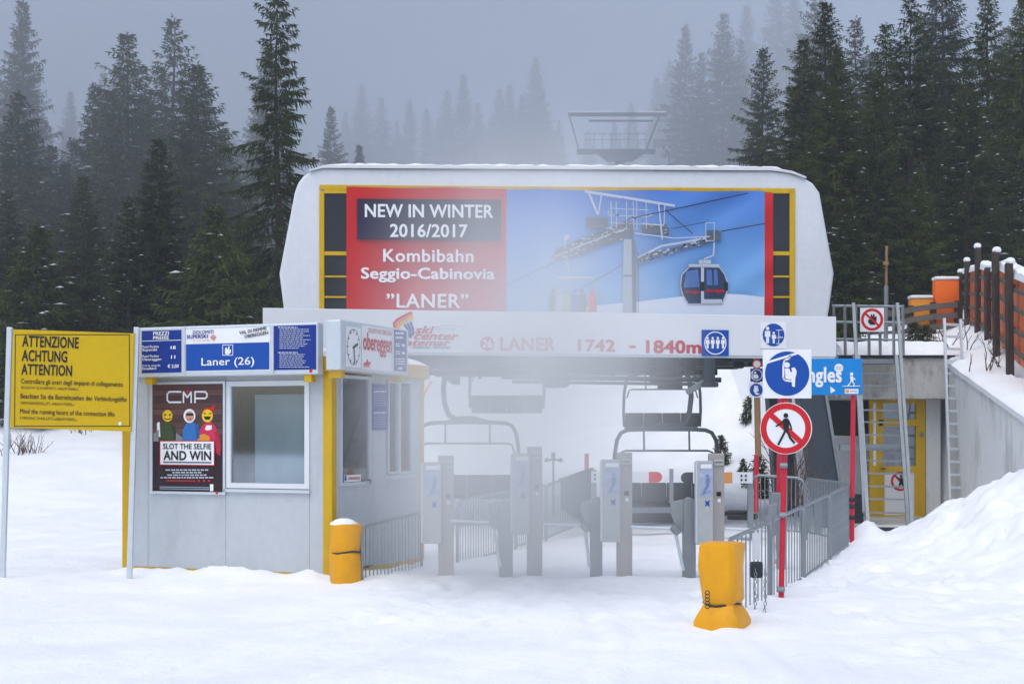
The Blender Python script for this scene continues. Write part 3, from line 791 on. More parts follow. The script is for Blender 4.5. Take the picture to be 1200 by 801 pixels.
w.build('cabin_window', mat('print_window_blue', (0.07, 0.16, 0.40), 0.4, 0, 0.3, 9), cab)
w = MB().prect(PC, 820, 330, 825.5, 341, NB+0.0135).prect(PC, 849, 330.5, 853, 340.5, NB+0.0135).build('cabin_buffer', M_BLACK, cab)
text('obereggen', PC, 827, 338, 849, 343.5, NB+0.014, M_RED, cab, 0.03)
text('obereggen', PC, 803, 340, 819.5, 344.5, NB+0.014, M_RED, cab, 0.03)
# skiers on the chair in the picture
for k, (x, c) in enumerate(((648, (0.10, 0.13, 0.2)), (655, (0.45, 0.5, 0.6)), (664, (0.35, 0.45, 0.2)), (673, (0.08, 0.15, 0.4)), (682, (0.12, 0.13, 0.16)), (694, (0.60, 0.10, 0.06)))):
    w = MB().pdisc(PC, x, 341, 2.6, NB+0.010, 12).ppoly(PC, [(x-4, 345), (x+4, 345), (x+5, 356), (x+5, 365), (x-5, 365), (x-5, 356)], NB+0.010)
    w.build('printed_skier', mat('print_skier_%d' % k, c, 0.6), bn)

# ------------------------------------------------------------------ white name board across the front
PB = Plane.through(308, 22.5, 980, 24.2)
ub0, vb0 = PB.uv(308, 417); ub1, vb1 = PB.uv(308, 359.5)
ue = PB.uv(980, 394)[0]
v_lo, v_hi = PB.uv(700, 415)[1], PB.uv(700, 366.5)[1]
nb_ = thing('name_board', 'long white board with lift name and altitudes below the station front', 'sign', tuple(PB.at(ub0, 0)))
MB().obox(PB.O, PB.U, PB.V, PB.N, (ub0, ue), (v_lo, v_hi), (-0.12, 0)).build('board', M_WHITE, nb_, bevel=0.008)
MB().obox(PB.O, PB.U, PB.V, PB.N, (ub0+0.02, ue-0.02), (v_lo-0.035, v_lo-0.003), (-0.10, -0.02)).build('lower_rail', M_ALU, nb_)
for f_ in (0.12, 0.5, 0.88):
    u = ub0+(ue-ub0)*f_
    MB().bar(PB.at(u, v_hi-0.15, -0.12), PB.at(u, v_hi-0.15, -2.6), 0.09, 0.09).build('bracket', M_DARK, nb_)
text('LANER', PB, 586, 395, 651, 411, 0.006, M_PALERED, nb_, 0.035)
text('1742', PB, 677, 397.5, 721, 412, 0.006, M_PALERED, nb_, 0.035)
text('-', PB, 737, 404.5, 745, 407.5, 0.006, M_PALERED, nb_, 0.035)
text('1840m', PB, 757, 398.5, 822, 414, 0.006, M_PALERED, nb_, 0.035)
MB().pdisc(PB, 571, 402.5, 8.4, 0.006).build('number_disc', M_PALERED, nb_)
text('26', PB, 565.3, 397.8, 577, 407.3, 0.010, M_PWHITE, nb_, 0.03)
# ski resort emblem and name
M_PY = mat('print_yellow', (0.78, 0.48, 0.02), 0.5); M_PO = mat('print_salmon', (0.75, 0.22, 0.16), 0.5); M_PV = mat('print_indigo', (0.07, 0.07, 0.30), 0.5)
for k, mm in enumerate((M_RED, M_PO, M_PY)):
    o = k*2.9
    MB().pstroke(PB, [(482+o*0.35, 366+o*0.95), (472+o*0.5, 370.5+o*0.95), (464.5+o*0.8, 375+o*0.9), (461.5+o*0.95, 379+o*0.55), (462.5+o*0.95, 384)], 2.7, 0.006+0.002*k).build('emblem', mm, nb_)
for k, mm in enumerate((M_BLUE, M_PV, M_PV)):
    o = k*3.4
    MB().pstroke(PB, [(474.5+o, 380.5-o*0.45), (478+o*0.9, 386), (477.5+o*0.95, 391), (474+o, 395)], 2.6, 0.006+0.002*k).build('emblem', mm, nb_)
text('ski', PB, 486, 381.5, 509, 391, 0.008, M_PALERED, nb_, 0.03, 0.35)
text('center', PB, 485, 390.5, 538, 398, 0.008, M_PALERED, nb_, 0.035, 0.35)
text('latemar', PB, 471, 397.5, 528, 404.8, 0.008, M_PALERED, nb_, 0.035, 0.35)
text('Dolomiti Italy', PB, 510, 383, 534, 388.5, 0.008, M_PG, nb_, 0.0, 0.3)
MB().pstroke(PB, [(509, 383.5), (520, 381), (534, 381), (546, 383.5)], 0.6, 0.008).build('emblem', M_PG, nb_)
text('- PAMPEAGO - PREDAZZO', PB, 481, 405.5, 528, 408.5, 0.008, M_PV, nb_, 0.02, 0.2)
# pictogram plates fixed to the board
def person_fig(mb, pl, x, y, h, n, lean=0):
    """simple standing figure, head top at y, height h"""
    mb.pdisc(pl, x, y+h*0.11, h*0.11, n, 14)
    mb.ppoly(pl, [(x-h*0.16, y+h*0.26), (x+h*0.16, y+h*0.26), (x+h*0.17, y+h*0.6), (x+h*0.09, y+h*0.62), (x+h*0.09, y+h), (x-h*0.09, y+h), (x-h*0.09, y+h*0.62), (x-h*0.17, y+h*0.6)], n)
s4 = thing('four_seater_sign', 'square blue plate with four white figures on the name board', 'sign', tuple(PB.hit(838, 417)))
MB().pbox(PB, 822.5, 386.5, 854, 417, 0.004, 0.02).build('plate', M_BLUE, s4)
MB().pdisc(PB, 838.3, 401.8, 13.6, 0.024, 36, 12.4).build('ring', M_PWHITE, s4)
w = MB()
for k in range(4): person_fig(w, PB, 829.2+k*6, 394.5, 13.5, 0.024)
w.build('pictogram', M_PWHITE, s4)
sh = thing('height_limit_sign', 'small blue disc with adult and child figures on the white board end', 'sign', tuple(PB.hit(905, 408)))
MB().pbox(PB, 891, 377, 921, 408, 0.004, 0.015).build('plate', M_PWHITE, sh)
MB().pdisc(PB, 906.5, 392.3, 13.4, 0.019).build('disc', M_BLUE, sh)
w = MB(); person_fig(w, PB, 899.5, 382.5, 19.5, 0.024); person_fig(w, PB, 906.7, 388.5, 13.5, 0.024)
w.pstroke(PB, [(909.5, 386.5), (917, 386.5)], 0.7, 0.024).pstroke(PB, [(909.5, 402.5), (917, 402.5)], 0.7, 0.024).pstroke(PB, [(912.6, 387), (912.6, 393)], 0.7, 0.024).pstroke(PB, [(912.6, 397), (912.6, 402)], 0.7, 0.024)
w.build('pictogram', M_PWHITE, sh)
text('1,25m', PB, 909, 393.5, 917.5, 396.5, 0.024, M_PWHITE, sh, 0.03)

# ------------------------------------------------------------------ chairs of the lift
def make_chair(mir, zr):
    """origin: middle of the bail's top tube; zr = height of the guide rail above it"""
    t = bpy.data.objects.new('lift_chair', None); COL.objects.link(t); WM[t] = Matrix.Identity(4)
    MB().tube([(-0.98, 0.05, -1.36), (-1.0, 0.03, -0.95), (-0.985, 0, -0.5), (-0.94, 0, -0.2), (-0.86, 0, -0.06), (-0.74, 0, -0.01), (-0.55, 0, 0), (0, 0, 0.01), (0.55, 0, 0), (0.74, 0, -0.01), (0.86, 0, -0.06), (0.94, 0, -0.2), (0.985, 0, -0.5), (1.0, 0.03, -0.95), (0.98, 0.05, -1.36)], 0.038, 8).build('bail', M_CHAIR, t, smooth=True)
    MB().prism([(-0.55, -0.03, 0.0), (0.55, -0.03, 0.0), (0.12, -0.03, 0.13), (-0.12, -0.03, 0.13)], (0, 0.06, 0)).build('gusset', M_CHAIR, t)
    q = mir
    MB().tube([(q*0.30, 0, zr), (q*0.36, 0, zr-0.15), (q*0.44, 0, zr*0.75), (q*0.47, 0, zr*0.5), (q*0.44, 0, zr*0.28), (q*0.36, 0, 0.14), (q*0.2, 0, 0.06), (0, 0, 0.05)], 0.05, 8).build('hanger', M_CHAIR, t, smooth=True)
    MB().box((q*0.3, 0, zr+0.02), (0.3, 0.2, 0.16)).build('grip', M_DARK, t, bevel=0.02)
    MB().tube([(-0.92, -0.02, -0.62), (-0.86, -0.05, -0.43), (-0.78, -0.06, -0.40), (0.78, -0.06, -0.40), (0.86, -0.05, -0.43), (0.92, -0.02, -0.62)], 0.02, 6).tube([(-0.43, 0, -0.02), (-0.43, -0.05, -0.40)], 0.02, 6).tube([(0.43, 0, -0.02), (0.43, -0.05, -0.40)], 0.02, 6).build('safety_bar', M_CHAIR, t, smooth=True)
    b = MB()
    for k in range(4):
        x = -0.72+k*0.48
        b = MB().obox((x, 0, -1.18), (1, 0, 0), (0, 0.17, 0.985), (0, -0.985, 0.17), (-0.237, 0.237), (-0.19, 0.17), (0.0, 0.05)).build('backrest', M_CUSH, t, bevel=0.02)
        MB().obox((x, 0, -1.42), (1, 0, 0), (0, 1, 0.1), (0, -0.1, 1), (-0.232, 0.232), (-0.02, 0.46), (-0.03, 0.03)).build('seat', M_CUSH, t, bevel=0.02)
    MB().bar((-0.96, 0.02, -1.30), (0.96, 0.02, -1.30), 0.05, 0.05).bar((-0.96, 0.2, -1.46), (0.96, 0.2, -1.46), 0.05, 0.05).build('seat_frame', M_CHAIR, t)
    return t
chR, chL = make_chair(1, 1.25), make_chair(-1, 1.25)
CG = 'four-seat chairs of the lift'
def place(c, px, py, D, label, s=1.0, rz=0.0):
    p = P(px, py, D); c.location = p; c.scale = (s, s, s); c.rotation_euler = (0, 0, rz)
    tag(c, label, 'chair', CG)
place(chR, 781, 503, 27, 'grey four-seat lift chair hanging low behind the two right ticket readers')
place(chL, 548, 495, 27, 'grey four-seat lift chair hanging low behind the two left ticket readers', 0.98)
c = copy_tree(chR); place(c, 776, 438, 33.2, 'smaller raised lift chair directly above the low right chair', 0.90)
c = copy_tree(chL); place(c, 594, 419, 35.5, 'faint raised lift chair below the middle of the name board', 0.93)

# ------------------------------------------------------------------ lift tower in the fog
M_TOWER = mat('tower_grey_paint', (0.10, 0.12, 0.14), 0.5, 0.1, 0.15, 3)
D = 125
PT = Plane.through(600, D, 800, D)
tw = thing('lift_tower', 'grey steel lift tower head with service platform fading in fog above the roof', 'tower', (P(727, 160, D).x, D, gz(P(727, 160, D).x, D)))
zt = gz(P(727, 160, D).x, D)
MB().tube([(P(727, 160, D).x, D+0.5, zt-0.3), (P(727, 160, D).x, D+0.5, P(727, 182, D).z)], [0.55, 0.42], 16).build('mast', M_TOWER, tw, smooth=True)
MB().pbox(PT, 666, 132, 782, 135.5, -0.3, 0.05).build('top_beam', M_TOWER, tw)
MB().pbox(PT, 668, 130, 715, 132, -0.28, 0.02).pbox(PT, 747, 130, 781, 132, -0.28, 0.02).build('snow', SNOW, tw)
MB().pbox(PT, 690, 140.5, 765, 142.5, -1.0, -0.8).build('rear_beam', M_TOWER, tw)
MB().bar(P(667, 135, D), P(678, 174, D), 0.07, 0.10).build('brace', M_TOWER, tw); MB().bar(P(773, 135, D), P(757, 176, D), 0.12, 0.17).build('brace', M_TOWER, tw)
MB().pbox(PT, 676, 174.5, 768, 179.5, -0.5, 0.1).prism([P(700, 180, D), P(754, 180, D), P(741, 188, D), P(713, 188, D)], (0, 0.8, 0)).build('crossarm', M_TOWER, tw)
r_ = MB()
for x in np.linspace(686, 757, 8): r_.bar(P(x, 156, D), P(x, 174, D), 0.035, 0.035)
r_.bar(P(684, 156.5, D), P(757, 156.5, D), 0.035, 0.035).bar(P(684, 164, D), P(757, 164, D), 0.03, 0.03)
r_.build('railing', M_TOWER, tw)
for k in range(5):
    MB().tube([P(767+k*3.4, 165+k*3.0, D)+Vector((0, -0.06, 0)), P(767+k*3.4, 165+k*3.0, D)+Vector((0, 0.06, 0))], 0.085, 12).build('sheave', M_DARK, tw)
MB().pbox(PT, 766, 163, 775, 172, -0.3, 0.2).build('gearbox', M_GALV, tw, bevel=0.03)
MB().tube([P(776, 170, D), P(783, 178, D), P(785, 194, D)], 0.04, 6).build('cable', M_DARK, tw)

# ------------------------------------------------------------------ ticket booth
cor, lft = P(389, HY, 17.25), P(143, HY, 18.35); cor.z = lft.z = 0
PF = Plane(lft, cor-lft)
WF = (cor-lft).length
PS = Plane(cor, -PF.N)
t_ = 0
for k in range(400):
    q_ = cor - PF.N*(k*0.01)
    if q_.x/q_.y*F+600 >= 497: t_ = k*0.01; break
DS = t_
rzb = math.atan2(PF.U.y, PF.U.x)
ZT = ZC+(HY-417)/F*17.25           # roof edge
ZF = ZC+(HY-435)/F*17.25
bo = thing('ticket_booth', 'grey panelled ticket booth with yellow corner posts and large front window', 'booth', tuple(lft), rzb)
V3 = Vector((0, 0, 1))
BACK = -PF.N
def fbox(mb, u0, u1, z0, z1, n0, n1): return mb.obox(PF.O, PF.U, V3, PF.N, (u0, u1), (z0, z1), (n0, n1))
def sbox(mb, u0, u1, z0, z1, n0, n1): return mb.obox(PS.O, PS.U, V3, PS.N, (u0, u1), (z0, z1), (n0, n1))
cw = 0.125
for (u, d) in ((0, 0), (WF-cw, 0), (0, DS-cw), (WF-cw, DS-cw)):
    fbox(MB(), u, u+cw, -0.1, ZF, -d-cw, -d).build('corner_post', M_YEL, bo, bevel=0.008)
fbox(MB(), cw, WF-cw, -0.12, 0.055, -0.10, -0.004).build('base_beam', M_YEL, bo); sbox(MB(), cw, DS-cw, -0.12, 0.055, -0.10, -0.004).build('base_beam', M_YEL, bo)
rf = MB()
fbox(rf, -0.06, WF+0.06, ZF, ZT, -DS-0.06, 0.06)
rf = rf.build('roof', M_YEL, bo, bevel=0.015)
sn = MB(); nu = 24
g = []
for i_ in range(nu+1):
    for j_ in range(nu+1):
        a, b = i_/nu, j_/nu
        e = min(a, 1-a, b, 1-b)
        h = 0.16*min(1, e*7)**0.6+0.03*math.sin(a*11+b*7)*min(1, e*7) + (0.004 if e else -0.006)
        g.append(PF.at(-0.05+(WF+0.1)*a, ZT+h, 0.05-(DS+0.1)*b))
sn.add(g, [(i_*(nu+1)+j_, (i_+1)*(nu+1)+j_, (i_+1)*(nu+1)+j_+1, i_*(nu+1)+j_+1) for i_ in range(nu) for j_ in range(nu)])
sn.build('roof_snow', SNOW, rf, smooth=True)
# front wall panels around the window
uj = PF.uv(264, 560)[0]; uw1 = PF.uv(362, 510)[0]; uj0 = PF.uv(173, 560)[0]
zw0, zw1 = PF.uv(315, 572)[1], PF.uv(315, 447)[1]
TH = (-0.07, -0.012)
fbox(MB(), cw+0.002, uj0-0.004, 0.056, ZF-0.002, *TH).build('wall_panel', M_GREYP, bo, bevel=0.004)
fbox(MB(), uj0, uj-0.003, 0.056, ZF-0.002, *TH).build('wall_panel', M_GREYP, bo, bevel=0.004)
fbox(MB(), uj, uw1, 0.056, zw0, *TH).build('wall_panel', M_GREYP, bo, bevel=0.004)
fbox(MB(), uj, uw1, zw1, ZF-0.002, *TH).build('wall_panel', M_GREYP, bo, bevel=0.004)
fbox(MB(), uw1+0.003, WF-cw-0.002, 0.056, ZF-0.002, *TH).build('wall_panel', M_GREYP, bo, bevel=0.004)
fbox(MB(), uj-0.02, uw1+0.02, zw0-0.05, zw0-0.012, -0.012, 0.03).build('window_sill', M_ALU, bo)
# front window
def window(pl, x0, y0, x1, y1, w_px, n0, n1, gm, name='window', par=bo, fm=None):
    fm = fm or M_ALU
    fmb = MB()
    u0, u1, v0, v1 = pl.rect(x0, y0, x1, y1, n1); w_ = w_px/F*17.5
    o = fmb
    for a, b, c_, d_ in ((u0, u1, v1-w_, v1), (u0, u1, v0, v0+w_), (u0, u0+w_, v0+w_, v1-w_), (u1-w_, u1, v0+w_, v1-w_)):
        o.obox(pl.O, pl.U, V3, pl.N, (a, b), (c_, d_), (n0, n1))
    fo = o.build(name, fm, par)
    MB().obox(pl.O, pl.U, V3, pl.N, (u0+w_, u1-w_), (v0+w_, v1-w_), ((n0+n1)/2-0.006, (n0+n1)/2)).build('pane', gm, fo)
    return fo
wf = window(PF, 265, 446, 362, 572, 6, -0.05, 0.012, G_BOOTH, fm=M_WHITE)
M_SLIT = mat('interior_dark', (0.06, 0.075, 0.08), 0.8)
M_CURT = worn('pale_interior_panel', (0.72, 0.77, 0.79), (0.45, 0.52, 0.54), 0.6, 1.2, 0.8, 0, (1, 1, 0.3), 0.0)
# interior: back wall, floor, a pale screen and a desk seen through the glass
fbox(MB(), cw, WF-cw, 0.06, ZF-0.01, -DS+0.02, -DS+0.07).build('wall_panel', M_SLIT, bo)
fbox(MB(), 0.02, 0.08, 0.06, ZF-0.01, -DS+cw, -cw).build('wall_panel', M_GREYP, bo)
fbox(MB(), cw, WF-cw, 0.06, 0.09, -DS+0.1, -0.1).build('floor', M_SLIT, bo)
fbox(MB(), uj+0.30, uw1-0.02, 1.12, 2.25, -0.24, -0.21).build('interior_screen', M_CURT, bo)
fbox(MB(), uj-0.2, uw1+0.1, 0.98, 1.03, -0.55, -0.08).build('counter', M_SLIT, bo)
fbox(MB(), uj+0.1, uj+0.26, 1.03, 1.28, -0.40, -0.30).build('till', M_BLACK, bo, bevel=0.01)
# notices in the poster frame
pf = thing('poster', 'framed selfie contest poster with three skiers on the booth front', 'poster', tuple(PF.at(PF.uv(220, 578)[0], PF.uv(220, 578)[1])))
u0, u1, v0, v1 = PF.rect(176, 447, 263.5, 578.5, 0.03)
w = MB()
for a, b, c_, d_ in ((u0, u1, v1-0.03, v1), (u0, u1, v0, v0+0.03), (u0, u0+0.03, v0+0.03, v1-0.03), (u1-0.03, u1, v0+0.03, v1-0.03)):
    w.obox(PF.O, PF.U, V3, PF.N, (a, b), (c_, d_), (-0.01, 0.03))
w.build('frame', M_ALU, pf)
NP = 0.016
w = MB().obox(PF.O, PF.U, V3, PF.N, (u0+0.03, u1-0.03), (v0+0.03, v1-0.03), (-0.01, NP)).build('print', mat('print_plum_black', (0.03, 0.016, 0.022), 0.5, 0, 0.3), pf)
M_PLK = [mat('print_plank_%d' % k, c, 0.6, 0, 0.25, 20) for k, c in enumerate(((0.10, 0.05, 0.045), (0.13, 0.065, 0.055), (0.075, 0.04, 0.04)))]
for k in range(9):
    w = MB().prect(PF, 179, 449+k*7.5, 260, 456+k*7.5, NP+0.003).build('printed_plank', M_PLK[k % 3], pf)
# white angular three-letter mark
w = MB()
w.pstroke(PF, [(212, 458.8), (198.5, 458.8), (196, 461.5), (196, 468.5), (198, 471), (212, 471)], 2.0, NP+0.008)
w.pstroke(PF, [(215, 471.5), (215, 459), (219.5, 465.5), (224, 459), (224, 471.5)], 2.0, NP+0.008)
w.pstroke(PF, [(228.5, 471.5), (228.5, 458.8), (240.5, 458.8), (242.5, 461), (242.5, 464.5), (240.5, 466.5), (229, 466.5)], 2.0, NP+0.008)
w.build('lettering', M_PWHITE, pf)
MB().ppoly(PF, [(217, 457), (222, 457), (219.5, 461.5)], NP+0.009).build('lettering', M_RED, pf)
# the three figures of the poster
M_SKIN = mat('print_skin', (0.55, 0.30, 0.22), 0.6)
FN = [0]
def fig(c, pts, nm='printed_figure'):
    FN[0] += 1
    return MB().ppoly(PF, pts, NP+0.0045+FN[0]*0.00025).build(nm, c, pf)
fig(mat('print_olive', (0.05, 0.075, 0.03), 0.6), [(187, 517), (186, 503), (190, 496), (196, 494), (202, 496), (206, 504), (206, 517)])
fig(mat('print_jacket_blue', (0.03, 0.16, 0.45), 0.6), [(214, 517), (214, 503), (218, 496), (226, 494), (233, 499), (234, 517)])
fig(mat('print_jacket_pink', (0.55, 0.03, 0.09), 0.6), [(230, 517), (233, 505), (238, 497), (246, 493), (253, 500), (256, 517)])
fig(mat('print_bag_orange', (0.70, 0.28, 0.03), 0.6), [(231, 517), (234, 509), (240, 508), (245, 511), (246, 517)])
fig(M_PWHITE, [(184, 510), (184, 495), (187, 494), (188, 512)]); fig(M_PWHITE, [(240, 503), (242, 498), (248, 498), (248, 503), (243, 504)])
fig(M_PRED, [(238, 482), (239, 478.5), (243, 477), (247, 477.5), (248.5, 474.5), (252, 474.8), (252, 478.5), (249.5, 480), (250, 484), (244, 481)])
fig(mat('print_trouser_red', (0.38, 0.02, 0.05), 0.6), [(252, 517), (252, 505), (257, 508), (259, 522), (258, 534), (253, 530)])
fig(mat('print_grey_roof', (0.22, 0.23, 0.25), 0.6, 0, 0.3, 20), [(179.5, 508), (186, 503), (186, 517), (179.5, 517)]); fig(mat('print_grey_roof', (0.22, 0.23, 0.25)), [(206, 506), (214, 513), (214, 517), (206, 517)])
fig(mat('print_sleeve_green', (0.028, 0.045, 0.02), 0.6), [(200, 497), (204, 499), (206.5, 506), (206, 515), (203, 515), (203, 506)]); fig(mat('print_sleeve_blue', (0.02, 0.10, 0.30), 0.6), [(228, 497), (233, 500), (234, 513), (230, 514), (229.5, 505)])
MB().pdisc(PF, 222, 487, 8.2, NP+0.008, 24).build('printed_hood', M_PWHITE, pf)
MB().pdisc(PF, 222.3, 487.5, 6, NP+0.010, 24).build('printed_face', M_SKIN, pf)
MB().prect(PF, 218, 484, 226.5, 486.8, NP+0.012).build('printed_goggles', M_BLACK, pf); MB().prect(PF, 220.5, 490, 224.3, 491, NP+0.012).build('printed_mouth', M_PRED, pf)
for x, y, r in ((196.3, 487, 7.0), (243, 487, 7.6)):
    d_ = MB().pdisc(PF, x, y, r, NP+0.009, 24).build('printed_mask', mat('print_mask_yellow', (0.82, 0.52, 0.02), 0.5), pf)
    w = MB()
    if x < 210: w.pstroke(PF, [(x-4, y-2.5), (x-1.6, y-1.2), (x-4, y)], 0.9, NP+0.011).pstroke(PF, [(x+4, y-2.5), (x+1.6, y-1.2), (x+4, y)], 0.9, NP+0.011).pstroke(PF, [(x-4, y+2.5), (x-1.5, y+3.8), (x+1.5, y+3.8), (x+4, y+2.5)], 1.0, NP+0.011)
    else: w.pstroke(PF, [(x-4.4, y-3.5), (x-2, y-2.4)], 1.1, NP+0.011).pstroke(PF, [(x+4.4, y-3.5), (x+2, y-2.4)], 1.1, NP+0.011).ppoly(PF, [(x-4.2, y+0.6), (x+4.2, y+0.6), (x+2.5, y+4.4), (x-2.5, y+4.4)], NP+0.011)
    w.build('mask_face', M_BLACK, d_)
MB().prect(PF, 187, 516, 251.5, 545, NP+0.012).build('printed_panel', M_RED, pf)
MB().prect(PF, 188, 517, 250.5, 544, NP+0.014).build('printed_panel', M_PWHITE, pf)
text('SLOT THE SELFIE', PF, 191, 519.5, 247.5, 526, NP+0.017, M_BLACK, pf, 0.02)
text('AND WIN', PF, 191.5, 528, 247.5, 539, NP+0.017, M_BLACK, pf, 0.03)
MB().prect(PF, 191, 540.6, 247.5, 542.3, NP+0.017).build('small_print', M_PD, pf)
for k, (a, b) in enumerate(((194, 244), (202, 236), (196, 242), (188, 250))):
    w = MB(); x = a; rq = random.Random(k)
    while x < b: ww = rq.uniform(2, 6); w.prect(PF, x, 549.5+k*3, min(b, x+ww), 551+k*3, NP+0.006); x += ww+1
    w.build('small_print', M_PL, pf)
w = MB().prect(PF, 195, 562.3, 229, 563.6, NP+0.006)
for x in (233, 239, 245): w.prect(PF, x-1.2, 561.8, x+1.2, 564.2, NP+0.006)
w.build('small_print', M_RED, pf)
for k in range(2): MB().prect(PF, 187, 570+k*2.2, 245, 570.9+k*2.2, NP+0.006).build('small_print', M_PG, pf)
MB().prect(PF, 246, 567, 250, 575, NP+0.006).build('small_print', M_PWHITE, pf)
MB().pdisc(PF, 254, 577, 1.8, 0.034, 12).build('sticker', M_RED, pf)
# side wall: door, blue notice gap, sliding window
us = lambda px, py=520: PS.uv(px, py)[0]
ud0, ud1, um, uw0, uw2 = us(399), us(437), us(453), us(456), us(483)
zs0, zs1 = PS.uv(468, 555)[1], PS.uv(468, 446)[1]
sbox(MB(), cw+0.002, ud0, 0.056, ZF-0.002, *TH).build('wall_panel', M_GREYP, bo)
sbox(MB(), ud1+0.003, um, 0.056, ZF-0.002, *TH).build('wall_panel', M_GREYP, bo)
sbox(MB(), um+0.003, DS-cw-0.002, 0.056, zs0, *TH).build('wall_panel', M_GREYP, bo)
sbox(MB(), um+0.003, DS-cw-0.002, zs1, ZF-0.002, *TH).build('wall_panel', M_GREYP, bo)
sbox(MB(), uw2+0.003, DS-cw-0.002, zs0+0.001, zs1-0.001, *TH).build('wall_panel', M_GREYP, bo)
dr = sbox(MB(), ud0+0.004, ud1-0.004, 0.08, PS.uv(418, 566)[1], -0.05, -0.004).build('door', M_GREYP, bo, bevel=0.004)
dw = window(PS, 400, 440, 435.5, 568, 3.6, -0.05, 0.012, G_BOOTH, 'door_frame')
dw.parent = dr
MB().tube([PS.hit(434, 566, 0.03), PS.hit(434, 562, 0.05), PS.hit(431, 562, 0.05)], 0.012, 6).build('handle', M_DARK, dr)
window(PS, 455.5, 446, 470, 555, 3, -0.05, 0.005, G_BOOTH); window(PS, 468, 446, 483.5, 555, 3, -0.04, 0.018, G_BOOTH)
sbox(MB(), um+0.02, uw2+0.04, zs0-0.06, zs0-0.01, -0.012, 0.04).build('window_sill', M_ALU, bo)
w = MB().prect(PS, 403, 556, 423, 564, 0.018).build('sticker', M_PWHITE, bo); text('SPINGERE', PS, 408, 558.5, 422, 561.5, 0.021, M_RED, bo, 0.03)
MB().prect(PS, 403.8, 557, 406.2, 563, 0.021).build('sticker', M_NAVY, bo)
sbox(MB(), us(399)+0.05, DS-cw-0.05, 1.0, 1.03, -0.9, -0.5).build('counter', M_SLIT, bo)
nt = thing('notice', 'narrow blue notice sheet of small print beside the booth side door', 'notice', tuple(PS.hit(445, 503)))
MB().pbox(PS, 435.5, 450, 454.5, 503.5, 0.002, 0.014).build('sheet', M_NAVY, nt)
for k in range(17):
    y = 455+k*2.75
    if k in (8, 9): continue
    big = k in (1, 10)
    w = MB(); x = 438.0; rq = random.Random(k+50)
    while x < 452: ww = rq.uniform(1.5, 4); w.prect(PS, x, y, min(452.5, x+ww), y+(1.5 if big else 0.8), 0.017); x += ww+0.6
    w.build('small_print', M_PWHITE if big else M_PG, nt)

# illuminated boards on the booth roof edge
def board(pl, x0, y0l, y0r, x1, y1l, y1r, n0, n1, name, label):
    u0, u1 = pl.uv(x0, y0l, n1)[0], pl.uv(x1, y0r, n1)[0]
    z1 = (pl.uv(x0, y0l, n1)[1]+pl.uv(x1, y0r, n1)[1])/2; z0 = (pl.uv(x0, y1l, n1)[1]+pl.uv(x1, y1r, n1)[1])/2
    o = thing(name, label, 'sign', tuple(pl.at(u0, z0, n0)))
    MB().obox(pl.O, pl.U, V3, pl.N, (u0, u1), (z0, z1), (n0, n1)).build('case', M_ALU, o, bevel=0.02)
    for f_ in (0.06, 0.94):
        u = u0+(u1-u0)*f_
        MB().obox(pl.O, pl.U, V3, pl.N, (u-0.05, u+0.05), (z0-0.09, z0-0.001), (n0+0.01, n1-0.03)).build('bracket', M_YEL, o)
    return o
n0, n1 = 0.07, 0.22
b1 = board(PF, 160.5, 383.5, 377.5, 372.5, 443, 437, n0, n1, 'price_board', 'wide blue and white price board along the booth front roof edge')
E = n1+0.004
def rect_p(pl, x0, y0, x1, y1, n, m_, par, nm='printed_panel'): return MB().prect(pl, x0, y0, x1, y1, n).build(nm, m_, par)
rect_p(PF, 166, 387, 212.5, 436.5, E, M_NAVY, b1); rect_p(PF, 217, 384.3, 316.5, 435, E, M_PWHITE, b1); rect_p(PF, 320.5, 381, 370.5, 433, E, M_NAVY, b1)
for x in (214.7, 318.5): MB().pbox(PF, x-1.8, 383, x+1.8, 436.5, E-0.002, E+0.02).build('divider', M_ALU, b1)
rect_p(PF, 218, 402, 315.5, 433.5, E+0.004, M_BLUE, b1)
T = E+0.008
text('PREZZI', PF, 179.5, 388.3, 198, 392.5, T, M_PWHITE, b1, 0.03); text('PREISE', PF, 179.5, 393.5, 198, 397.5, T, M_PWHITE, b1, 0.03)
MB().prect(PF, 166.5, 398.5, 212, 399.2, T).build('rule', M_PWHITE, b1)
for (s_, a, b, y) in (('Punti Punkte', 166.8, 186, 404.5), ('Punti Punkte', 166.8, 186, 415.5), ('Corsa singola', 166.8, 188, 426.8)): text(s_, PF, a, y, b, y+3, T, M_PWHITE, b1, 0.01)
for (s_, a, b, y) in (('Superski', 166.8, 184, 408), ('Obereggen', 166.8, 189, 419.2), ('Einzelfahrt', 166.8, 183.5, 430)): text(s_, PF, a, y, b, y+(4 if y < 425 else 3), T, M_PWHITE, b1, 0.02)
text('18', PF, 200, 405, 206, 409, T, M_PWHITE, b1, 0.03); text('11', PF, 200.5, 416, 205.5, 420, T, M_PWHITE, b1, 0.03); text('\u20ac 2,00', PF, 196.5, 426.5, 209.5, 431.3, T, M_PWHITE, b1, 0.03)
text('DOLOMITI', PF, 226, 386.8, 250, 391, T, M_NAVY, b1, 0.01); text('SUPERSKI', PF, 218.8, 392, 243.5, 396.3, T, M_NAVY, b1, 0.02)
MB().ppoly(PF, [(246, 395), (249.5, 391.5), (253.5, 395), (249.7, 399)], T).build('emblem', M_PO, b1); MB().ppoly(PF, [(248, 395), (249.7, 393.3), (251.3, 395), (249.7, 396.8)], T+0.003).build('emblem', M_PG, b1)
text("It's my world", PF, 226, 397.8, 245.5, 400.3, T, M_PO, b1, 0.0, 0.3)
PFt = Plane(PF.O, PF.U*math.cos(0.13)+V3*math.sin(0.13), V3*math.cos(0.13)-PF.U*math.sin(0.13))
